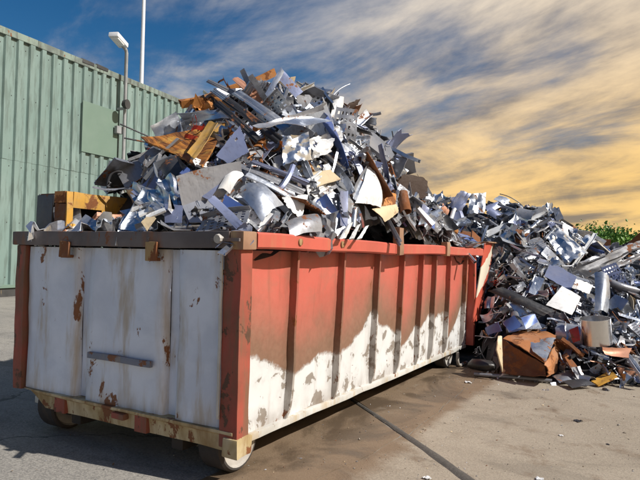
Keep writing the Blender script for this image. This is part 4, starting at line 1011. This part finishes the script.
bar(H, 'thin_wire', 'upper of two dark wires jutting out left of the rusted sheet', 'wire', 'dark', (120, 124, 0), (152, 138, 0), 0.007, 0.2, 6)
bar(H, 'thin_wire', 'lower of two dark wires jutting out left of the rusted sheet', 'wire', 'dark', (124, 138, 0), (150, 143, 0), 0.007, 0.2, 6)
bar(H, 'thin_wire', 'pale curved wire arching up left of the white curved flap', 'wire', 'silver', (329, 112, 0), (350, 84, 0), 0.006, 0.15, 6, (328, 92, 0))
# ---------------- ground heap
hero(Gd, 'lavender_sheet', 'lavender blue sheet above the square white sheet', 'metal panel', 'lavender', [(551, 262), (577, 277), (570, 291), (544, 276)], 0.22, 'by the broad lavender sheet', bulge=0.02)
hero(Gd, 'white_sheet', 'square white sheet lying tilted', 'metal panel', 'white', [(562, 286), (581, 297), (572, 315), (546, 305)], 0.30, 'by the square white sheet', bulge=0.03)
hero(Gd, 'white_tag', 'small white panel with cut edges right of the lavender sheet', 'metal panel', 'white', [(576, 279), (593, 285), (589, 294), (572, 288)], 0.26, bulge=0.01, jit=0.03)
dc = surf_depth(596, 332, pile_z, 5.2, 12)-0.32; dp = at(596, 331, dc)
bm = bmesh.new(); rad = 0.17; hh_ = 0.30
vs_ = [[bm.verts.new((rad*math.cos(a), rad*math.sin(a)*0.9, hh_*(k/3-0.5))) for k in range(4)] for a in [2*math.pi*i/30 for i in range(30)]]
for i in range(30):
    for k in range(3): bm.faces.new((vs_[i][k], vs_[(i+1) % 30][k], vs_[(i+1) % 30][k+1], vs_[i][k+1]))
bmesh.ops.recalc_face_normals(bm, faces=bm.faces); bmesh.ops.solidify(bm, geom=bm.faces[:], thickness=0.006)
o = bpy.data.objects.new('steel_drum', finish(bm, 'steel_drum', 40)); COL.objects.link(o); o.location = dp; o.rotation_euler = (R(8), R(-4), 0); o.data.materials.append(S['clean'])
tag(o, 'open shiny steel drum standing in the ground heap', 'drum'); LANDMARKS.append(('by the shiny steel drum', dp, 'g')); ZONES.append(([(578, 315), (613, 315), (613, 347), (578, 347)], dc))
hero(Gd, 'upright_half_pipe', 'grey half pipe standing upright', 'half pipe', 'silver', [(594, 273), (609, 277), (608, 315), (594, 312)], 0.28, 'by the upright half pipe', bulge=0.16, n=10)
bar(Gd, 'elbow_pipe', 'fat grey elbow pipe running right from the upright half pipe', 'pipe', 'grey', (607, 281, 0), (642, 292, 0), 0.055, 0.16, 16, (620, 288, -.1), hollow=True, short='by the fat elbow pipe')
tk = [at(502, 339, 7.0), at(544, 364, 6.45), at(546, 377, 6.40), at(502, 373, 6.75)]
tt = [at(503, 339, 7.02), at(526, 331, 7.6), at(557, 335, 7.1), at(545, 363, 6.44)]
tsd = [at(545.5, 363.5, 6.43), at(557.5, 336, 7.08), at(556, 371, 7.0), at(547, 377, 6.39)]
tc_ = sum(tk, Vector())/4; tc_.z = 0.02
tank = empty('crushed_tank', tc_); tag(tank, 'crushed rusty tank with orange and grey top at the foot of the ground heap', 'tank')
for nm, qd, mt, bl in (('front_plate', tk, 'rust', -0.10), ('top_plate', tt, 'dullrust', 0.06), ('side_plate', tsd, 'dullrust', 0.04)):
    me, c0 = quad_mesh(qd, bulge=bl, crump=0.035, th=0.010, n=10, m_=10); me.materials.append(S[mt])
    o = bpy.data.objects.new(nm, me); COL.objects.link(o); o.parent = tank; o.location = c0-tc_
me, c0 = quad_mesh([at(528, 342, 6.95), at(556, 338, 6.98), at(546, 362, 6.40), at(533, 352, 6.60)], bulge=0.05, crump=0.04, th=0.006); me.materials.append(S['silver'])
o = bpy.data.objects.new('top_patch', me); COL.objects.link(o); o.parent = tank; o.location = c0-tc_
me, c0 = quad_mesh([at(498, 336, 6.9), at(502, 336, 6.9), at(503, 372, 6.7), at(497, 350, 6.75)], bulge=0.03, th=0.015); me.materials.append(S['cream'])
o = bpy.data.objects.new('edge_flange', me); COL.objects.link(o); o.parent = tank; o.location = c0-tc_
LANDMARKS.append(('by the crushed rusty tank', tc_+Vector((0, 0, .3)), 'g')); ZONES.append(([(497, 336), (526, 329), (558, 334), (557, 378), (500, 375)], 7.3))
bs = bmesh.new(); bp0 = at(468, 364, 7.0); bp1 = at(498, 366, 6.9)
bm_tube(bs, [bp0, bp0.lerp(bp1, .15), bp0.lerp(bp1, .5), bp0.lerp(bp1, .85), bp1], 0.1, 14, True, [0.03, 0.075, 0.095, 0.07, 0.02])
c0 = (bp0+bp1)/2
for v in bs.verts:
    v.co -= c0; v.co += nvec(v.co*7)*0.045; v.co.z *= 0.72
o = bpy.data.objects.new('black_bag', finish(bs, 'black_bag', 60)); COL.objects.link(o); o.location = c0; o.data.materials.append(S['black'])
tag(o, 'glossy black rubber bundle on the ground between container and crushed tank', 'rubber bundle'); LANDMARKS.append(('by the black rubber bundle', c0, 'g'))
gp = lambda px, py: CAM + ray(px, py)*(-(CAM.z-0.03)/ray(px, py).z)
a_, b_ = gp(474, 374), gp(552, 381); c0 = (a_+b_)/2
o = bpy.data.objects.new('ground_pole', tube_mesh('ground_pole', [a_-c0, (a_+b_)/2-c0+Vector((0, 0, .004)), b_-c0], 0.022, 10)); COL.objects.link(o); o.location = c0; o.data.materials.append(S['grey'])
tag(o, 'long grey pole lying on the ground along the foot of the ground heap', 'pole')
def on_ground(name, label, cat, mat, pts, z=0.03, **k):
    p3 = [CAM + ray(px, py)*(-(CAM.z-z-h_)/ray(px, py).z) for px, py, h_ in pts]
    me, c0 = quad_mesh(p3, **k); o = bpy.data.objects.new(name, me); COL.objects.link(o); o.location = c0; me.materials.append(S[mat]); tag(o, label, cat); return o
on_ground('white_bent_strip', 'white bent strip lying in front of the crushed tank', 'metal strip', 'white', [(499, 377, 0), (507, 371, .05), (517, 371, .05), (508, 375, .02)], bulge=0.15)
on_ground('yellow_board', 'yellow orange board tilted at the foot of the ground heap', 'board', 'yellow', [(591, 381, .02), (611, 369, .12), (617, 376, .10), (598, 385, 0)], th=0.02, bulge=0.0)
on_ground('pink_plank', 'salmon pink plank at the foot of the ground heap beside the yellow board', 'plank', 'copper', [(617, 367, .16), (645, 367, .16), (645, 378, .04), (619, 376, .05)], th=0.03, bulge=0.0)
on_ground('dark_flat_scrap', 'dark flat sheet lying on the ground left of the yellow board', 'metal sheet', 'dark', [(562, 381, .02), (585, 379, .06), (596, 385, .01), (572, 388, .0)], bulge=0.05)
on_ground('grey_flat_scrap', 'dull silver flat sheet lying on the ground right of the crushed tank', 'metal sheet', 'silver', [(552, 376, .04), (572, 371, .10), (580, 379, .03), (560, 383, .0)], bulge=0.08)
hero(Gd, 'copper_curl', 'copper pink curved sheet above the salmon pink plank', 'metal sheet', 'copper', [(602, 347), (632, 348), (629, 358), (606, 355)], 0.26, 'by the copper pink curved sheet', bulge=-0.12)
hero(Gd, 'frame_panel', 'crumpled shiny panel inside a bent silver surround at the top', 'metal panel', 'bright', [(547, 238), (557, 228), (585, 254), (564, 266)], 0.20, 'by the shiny framed panel', crump=0.10, n=14, m_=14, sharp=22)
bar(Gd, 'silver_edge_bar', 'silver edge bar along the top of the shiny framed panel', 'bar', 'white', (555, 226, 0), (587, 254, 0), 0.03, 0.28, 6)
bar(Gd, 'silver_edge_bar', 'silver edge bar along the left of the shiny framed panel', 'bar', 'silver', (557, 226, 0), (545, 239, 0), 0.025, 0.28, 6)
hero(Gd, 'white_block', 'white panel sticking out at the top against the sky', 'metal panel', 'white', [(529, 213), (545, 205), (549, 213), (532, 221)], 0.16, 'by the white top panel', th=0.02, bulge=0.0)
for k, (pts_, mt) in enumerate((([(573, 268), (642, 240), (642, 247), (586, 278)], 'slate'), ([(590, 276), (642, 253), (642, 258), (598, 279)], 'grey'), ([(578, 262), (630, 243), (636, 246), (584, 268)], 'grey'))):
    hero(Gd, 'swept_sheet', ('lowest grey' if k == 1 else ('broad slate' if k == 0 else 'slim grey')) + ' sheet of three long sheets sweeping up to the top', 'metal sheet', mt, pts_, 0.22+0.03*k, 'by the long swept sheets' if k == 0 else None, bulge=0.012, crump=0.03, n=12, m_=5)
tr_c = at(630, 274, surf_depth(630, 274, pile_z, 5.2, 12)-0.2)
bt = bmesh.new(); V = []
for i in range(28):
    a = 2*math.pi*i/28; V.append([bt.verts.new(((0.17+0.05*math.cos(b))*math.cos(a), (0.17+0.05*math.cos(b))*math.sin(a), 0.05*math.sin(b))) for b in [2*math.pi*j/10 for j in range(10)]])
for i in range(28):
    for j in range(10): bt.faces.new((V[i][j], V[(i+1) % 28][j], V[(i+1) % 28][(j+1) % 10], V[i][(j+1) % 10]))
o = bpy.data.objects.new('small_tyre', finish(bt, 'small_tyre', 60)); COL.objects.link(o); o.location = tr_c; o.rotation_euler = (R(38), R(-12), 0); o.data.materials.append(S['black'])
tag(o, 'small black rubber tyre below the long swept sheets in the ground heap', 'tyre')
hero(Gd, 'red_rust_sheet', 'red brown rusted sheet at the top beside the shrubs', 'metal sheet', 'rust', [(628, 243), (643, 230), (645, 236), (634, 247)], 0.2, bulge=0.05)
for k, pts_ in enumerate(([(503, 323), (514, 315), (523, 326), (510, 332)], [(521, 318), (535, 314), (538, 322), (526, 329)], [(485, 328), (498, 322), (502, 331), (488, 335)])):
    hero(Gd, 'blue_sheet', ('deep blue sheet, middle of three in a row above the crushed tank', 'deep blue sheet, last from the container of three in a row', 'deep blue sheet next to the container, of three in a row')[k], 'metal sheet', 'blue', pts_, 0.24, 'by the row of blue sheets' if k == 0 else None, bulge=0.04)
hero(Gd, 'dark_rail', 'long dark rail sloping from the container end towards the white sheet', 'rail', 'dark', [(488, 291), (502, 287), (556, 311), (543, 316)], 0.26, 'by the dark sloping rail', bulge=0.06, n=10, m_=4)
hero(Gd, 'red_offcut', 'small red offcut left of the shiny steel drum', 'metal sheet', 'red', [(569, 330), (578, 326), (580, 340), (573, 343)], 0.30, bulge=0.08)
bar(Gd, 'curved_wire', 'dark curved wire sticking out of the top against the sky', 'wire', 'dark', (500, 194, 0), (527, 211, 0), 0.010, 0.1, 6, (516, 197, 0))
hero(Gd, 'blue_crumple', 'lavender crumpled sheet at the top behind the container end', 'metal sheet', 'lavender', [(448, 206), (461, 190), (471, 194), (461, 213)], 0.14, 'by the lavender crumpled sheet', crump=0.12)
hero(Gd, 'silver_crumple', 'silver crumpled sheet right of the lavender crumpled sheet', 'metal sheet', 'silver', [(470, 196), (486, 192), (484, 214), (467, 214)], 0.14, crump=0.12)
hero(Gd, 'lavender_strip', 'lavender strip lying across the top', 'metal strip', 'lavender', [(484, 207), (503, 200), (506, 205), (488, 213)], 0.14, bulge=0.05)
hero(Gd, 'white_bar', 'white bar lying just above the container splayed end plate', 'bar', 'white', [(486, 231), (505, 223), (507, 227), (488, 237)], 0.22, th=0.02, bulge=0.0, short='by the white bar')
hero(Gd, 'rusty_flat', 'flat rusty plate behind the last length of red rim', 'metal plate', 'rust', [(458, 230), (476, 233), (476, 239), (458, 236)], 0.1, bulge=0.0)

COUNT = {}
def put(kind, colour, mw, place, wherekey):
    me = LIB[kind][COUNT.get(kind, 0) % len(LIB[kind])]; COUNT[kind] = COUNT.get(kind, 0)+1
    o = bpy.data.objects.new(kind, me); COL.objects.link(o); o.matrix_world = mw
    o.material_slots[0].link = 'OBJECT'; o.material_slots[0].material = S[colour]
    pos = mw.translation; size = mw.to_scale()[0]
    lm = min((h for h in LANDMARKS if h[2] == wherekey), key=lambda h: (h[1]-pos).length)
    szw = 'large ' if size > 0.82 else ('small ' if size < 0.56 else '')
    if len(lm[0].split()) > 5: szw = ''
    lab = szw + KINDS[kind][3].format(c=CNAME[colour]) + ' ' + lm[0] + ' ' + place
    if len(lab.split()) > 16: lab = lab[len(szw):]
    tag(o, lab, KINDS[kind][2], lab.replace(KINDS[kind][2].split()[-1], KINDS[kind][2].split()[-1]+'s', 1))
    return o
def scatter(fn, sampler, n, place, seed, smin, smax, lift, tilt, gap, wherekey):
    rng = random.Random(seed); pts = []; tries = 0
    while len(pts) < n and tries < n*150:
        tries += 1
        x, y = sampler(rng); z = fn(x, y)
        if z < 0.02: continue
        p = Vector((x, y, z)); pr = project(p)
        if pr is None or not (-30 < pr[0] < 670): continue
        nr = normal_of(fn, x, y)
        if nr.dot((CAM-p).normalized()) < -0.15: continue          # the far slope is left to the loose fill
        if any((p-q_).length < gap for q_ in pts): continue
        k = pick(rng, KW); c_ = pick(rng, CWT); s_ = rng.uniform(smin, smax)
        if wherekey == 'c' and k in ('metal_channel', 'pipe', 'metal_ribbon') and (y < 0.6 or x < -CW+0.45): s_ = min(s_, 0.6)
        if wherekey == 'c': s_ = min(s_, 0.45+2.6*min(-x-0.02, x+CW-0.02, y-0.02))
        if k in ('rod',): c_ = rng.choice(('silver', 'dark', 'rust', 'grey'))
        if k == 'crumpled_sheet' and rng.random() < 0.6: c_ = rng.choice(('bright', 'silver', 'silver', 'grey'))
        mw = Matrix.Translation(p+nr*rng.uniform(-0.02, lift)) @ orient(rng, nr, tilt*(0.45 if k in ('metal_channel', 'metal_ribbon', 'pipe') else 1.0)) @ Matrix.Scale(s_, 4)
        if wherekey == 'g' and x < 0.5 and y < 6.0 and s_ > 0.62: continue
        if hero_blocked(LIB[k][COUNT.get(k, 0) % len(LIB[k])], mw): continue
        pts.append(p); put(k, c_, mw, place, wherekey)
def heap_xy(rng): return rng.uniform(-CW+0.13, -0.12), rng.uniform(0.14, 5.3)
def pile_xy(rng):
    x = rng.uniform(-2.6, 5.0); y = foot(x)+rng.uniform(0.05, 1.0)**0.9*4.3
    if x < 0.12 and y < 5.75: return 20, 0
    return x, y
scatter(heap_z, heap_xy, 480, 'in the container heap', 3, 0.40, 1.0, 0.10, 0.5, 0.08, 'c')
scatter(pile_z, pile_xy, 560, 'in the ground heap', 8, 0.40, 1.0, 0.12, 0.5, 0.10, 'g')

# ---- loose fill: small bits between the pieces, one object per heap
def fill(fn, sampler, n, label, seed, smin, smax, lift, name='loose_scrap', allround=True):
    rng = random.Random(seed); mats = [c for c, _ in CWT]; VV = []; FV = []; LT = []; MI = []; base = 0; cache = {}
    cwt = [(c, w_*(1.5 if c in ('dark', 'grey') else 1)) for c, w_ in CWT]
    ks = [('metal_ribbon', 22), ('metal_channel', 10)] + [k for k in KW if k[0] not in ('rod', 'punched_sheet', 'corrugated_sheet', 'crumpled_sheet', 'metal_ribbon', 'metal_channel')] + [('crumpled_sheet', 3)]
    done = 0
    while done < n:
        x, y = sampler(rng); z = fn(x, y)
        if z < 0.02: continue
        k = pick(rng, ks); me = LIB[k][rng.randrange(len(LIB[k]))]
        if me.name not in cache:
            co = np.empty(len(me.vertices)*3, np.float32); me.vertices.foreach_get('co', co)
            li = np.empty(len(me.loops), np.int32); me.loops.foreach_get('vertex_index', li)
            lt = np.empty(len(me.polygons), np.int32); me.polygons.foreach_get('loop_total', lt)
            cache[me.name] = (co.reshape(-1, 3), li, lt)
        co, li, lt = cache[me.name]
        nr = normal_of(fn, x, y); m_ = Matrix.Translation(Vector((x, y, z))+nr*rng.uniform(-0.12, lift)) @ orient(rng, nr, 0.4 if k in ('metal_channel', 'metal_ribbon', 'pipe') else 0.7) @ Matrix.Scale(rng.uniform(smin, smax), 4)
        if hero_blocked(me, m_, 0): continue
        M = np.array(m_); VV.append(co @ M[:3, :3].T + M[:3, 3]); FV.append(li+base); LT.append(lt)
        MI.append(np.full(len(lt), mats.index(pick(rng, cwt)), np.int32)); base += len(co); done += 1
    V = np.concatenate(VV); LI = np.concatenate(FV); T = np.concatenate(LT); MI = np.concatenate(MI)
    me = bpy.data.meshes.new(name); me.vertices.add(len(V)); me.vertices.foreach_set('co', V.astype(np.float32).ravel())
    me.loops.add(len(LI)); me.loops.foreach_set('vertex_index', LI); me.polygons.add(len(T))
    me.polygons.foreach_set('loop_start', np.concatenate(([0], np.cumsum(T)[:-1])).astype(np.int32)); me.polygons.foreach_set('loop_total', T)
    for c in mats: me.materials.append(S[c])
    me.polygons.foreach_set('material_index', MI); me.update(calc_edges=True); me.validate()
    me.polygons.foreach_set('use_smooth', [True]*len(me.polygons)); me.set_sharp_from_angle(angle=R(30))
    o = bpy.data.objects.new(name, me); COL.objects.link(o); tag(o, label, 'scrap', kind='stuff'); return o
fill(heap_z, heap_xy, 3400, 'small loose scrap bits filling the container heap', 21, 0.16, 0.42, 0.07)
def pile_all(rng):
    x = rng.uniform(-4.2, 7.4); y = foot(x)+rng.uniform(0.0, 7.5)
    if rng.random() < 0.45: x = rng.uniform(-0.1, 3.6); y = foot(x)+rng.uniform(-0.02, 3.6)
    if x < 0.10 and y < 5.72: return 20, 0
    return x, y
fill(pile_z, pile_all, 5400, 'small loose scrap bits filling the ground heap', 22, 0.16, 0.46, 0.07)

def spill_xy(rng):
    x = rng.uniform(0.15, 4.5); return x, foot(x)-abs(rng.gauss(0, 0.16))+0.06
fill(lambda x, y: 0.03, spill_xy, 170, 'small scrap bits spilled on the concrete along the foot of the ground heap', 23, 0.08, 0.26, 0.0, 'spilled_scrap')

# ================================================================== shrubs beyond the ground heap
def shrub(name, label, base, hgt, rad, n, seed):
    rng = random.Random(seed); root = empty(name, base)
    tag(root, label, 'shrub', 'shrubs beyond the ground heap')
    bm = bmesh.new()
    for k in range(6):
        a = rng.uniform(0, 6.28); tip = base+Vector((math.cos(a)*rad*0.6, math.sin(a)*rad*0.6, hgt*rng.uniform(.6, .9)))
        bm_tube(bm, [base+Vector((math.cos(a)*0.05, math.sin(a)*0.05, 0)), base.lerp(tip, .5)+Vector((0, 0, .1)), tip], 0.02, 5, True, [0.035, 0.02, 0.008])
    link('stem', finish(bm, 'stem'), BARK, root)
    V = []; Fc = []
    cl_ = [Vector((rng.gauss(0, .45)*rad, rng.gauss(0, .45)*rad, hgt*rng.uniform(.35, 0.92))) for _ in range(26)]
    for k in range(n):
        c_ = base + rng.choice(cl_) + Vector((rng.gauss(0, .17), rng.gauss(0, .17), rng.gauss(0, .14)))*rad*1.0
        if c_.z < 0.1: continue
        d_ = Vector((rng.gauss(0, 1), rng.gauss(0, 1), rng.gauss(0.5, .8))).normalized(); s_ = d_.orthogonal().normalized(); s_.rotate(Matrix.Rotation(rng.uniform(0, 6.28), 3, d_))
        l_ = rng.uniform(.05, .15); b = len(V); up = d_.cross(s_)*0.15*l_
        V += [c_, c_+d_*l_*.5+s_*l_*.28+up, c_+d_*l_, c_+d_*l_*.5-s_*l_*.28+up]; Fc += [(b, b+1, b+2), (b, b+2, b+3)]
    me = bpy.data.meshes.new('foliage'); me.from_pydata([tuple(v) for v in V], [], Fc); link('foliage', me, S_LEAF, root)
SH = ((568, 17.5, 2.05, .9), (584, 18.0, 2.15, 1.1), (602, 17.2, 2.3, 1.2), (620, 18.0, 2.2, 1.2), (638, 17.6, 2.15, 1.2), (660, 18.2, 2.2, 1.2))
SHL = ('leafy green shrub beyond the top of the ground heap, next to the shiny framed panel', 'low green shrub behind the heap, between two taller shrubs', 'tallest bright green shrub rising behind the ground heap',
       'green shrub behind the heap, just past the tallest shrub', 'green shrub behind the red brown rusted sheet', 'green shrub at the end of the hedge behind the heap')
for k, (px, d_, h_, r_) in enumerate(SH):
    p = at(px, 250, d_); p.z = 0; shrub('green_shrub', SHL[k], p, h_, r_, 7500, 40+k)

# ================================================================== litter and grit on the yard
rng = random.Random(9)
LIT = [((468, 380), 'white', 'white flat chip at the crack near the container end', 0.045), ((427, 474), 'white', 'white torn scrap chip beside the tarred joint', 0.03), ((540, 475), 'white', 'pale torn chip lying alone on the near concrete', 0.028),
       ((578, 418), 'dark', 'small dark splinter on the open concrete', 0.03), ((561, 432), 'white', 'tiny white chip on the open concrete near the dark splinter', 0.02)]
for (px, py), mt, lb, s_ in LIT:
    p = gp(px, py); me = crumpled_sheet(rng, s_/0.4*1.6); me.name = 'litter_chip'; zmin = min(v.co.z for v in me.vertices)
    for v in me.vertices: v.co.z = (v.co.z-zmin)*0.35
    me.update(); o = bpy.data.objects.new('litter_chip', me); COL.objects.link(o); o.location = (p.x, p.y, 0.002); o.rotation_euler = (0, 0, rng.uniform(0, 6)); me.materials.append(S[mt]); tag(o, lb, 'litter')
def grit(n, label, seed, smp, cols):
    rng = random.Random(seed); V = []; Fc = []; MI = []
    ico = [(0, 0, 1), (1, 0, 0), (0, 1, 0), (-1, 0, 0), (0, -1, 0), (0, 0, -1)]; fi = [(0, 1, 2), (0, 2, 3), (0, 3, 4), (0, 4, 1), (5, 2, 1), (5, 3, 2), (5, 4, 3), (5, 1, 4)]
    for k in range(n):
        x, y = smp(rng); s_ = rng.uniform(0.002, 0.006)*(2.0 if rng.random() < 0.08 else 1); b = len(V); a = rng.uniform(0, 6.28)
        sx_, sy_, sz_ = s_*rng.uniform(.7, 1.9), s_*rng.uniform(.6, 1.2), s_*rng.uniform(.4, .9)
        for vx, vy, vz in ico:
            X, Y = vx*sx_*rng.uniform(.7, 1.2), vy*sy_*rng.uniform(.7, 1.2); V.append((x+X*math.cos(a)-Y*math.sin(a), y+X*math.sin(a)+Y*math.cos(a), vz*sz_+sz_*.6))
        Fc += [tuple(b+i for i in f) for f in fi]; MI += [rng.randrange(len(cols))]*8
    me = bpy.data.meshes.new('grit'); me.from_pydata(V, [], Fc)
    for c in cols: me.materials.append(c)
    me.polygons.foreach_set('material_index', MI); o = bpy.data.objects.new('grit', me); COL.objects.link(o); tag(o, label, 'grit', kind='stuff')
grit(1700, 'scattered grit and tiny chips on the concrete yard', 3, lambda r_: (r_.uniform(-0.1, 5), r_.uniform(-1.5, 5)), [CONC, S['dark'], ASPH, S['cream'], CONC, S['rust'], CONC, S['grey']])
grit(1800, 'scattered grit on the asphalt beside the container', 4, lambda r_: (r_.uniform(-7, 1), r_.uniform(-1.6, 4)), [ASPH, CONC, S['grey']])
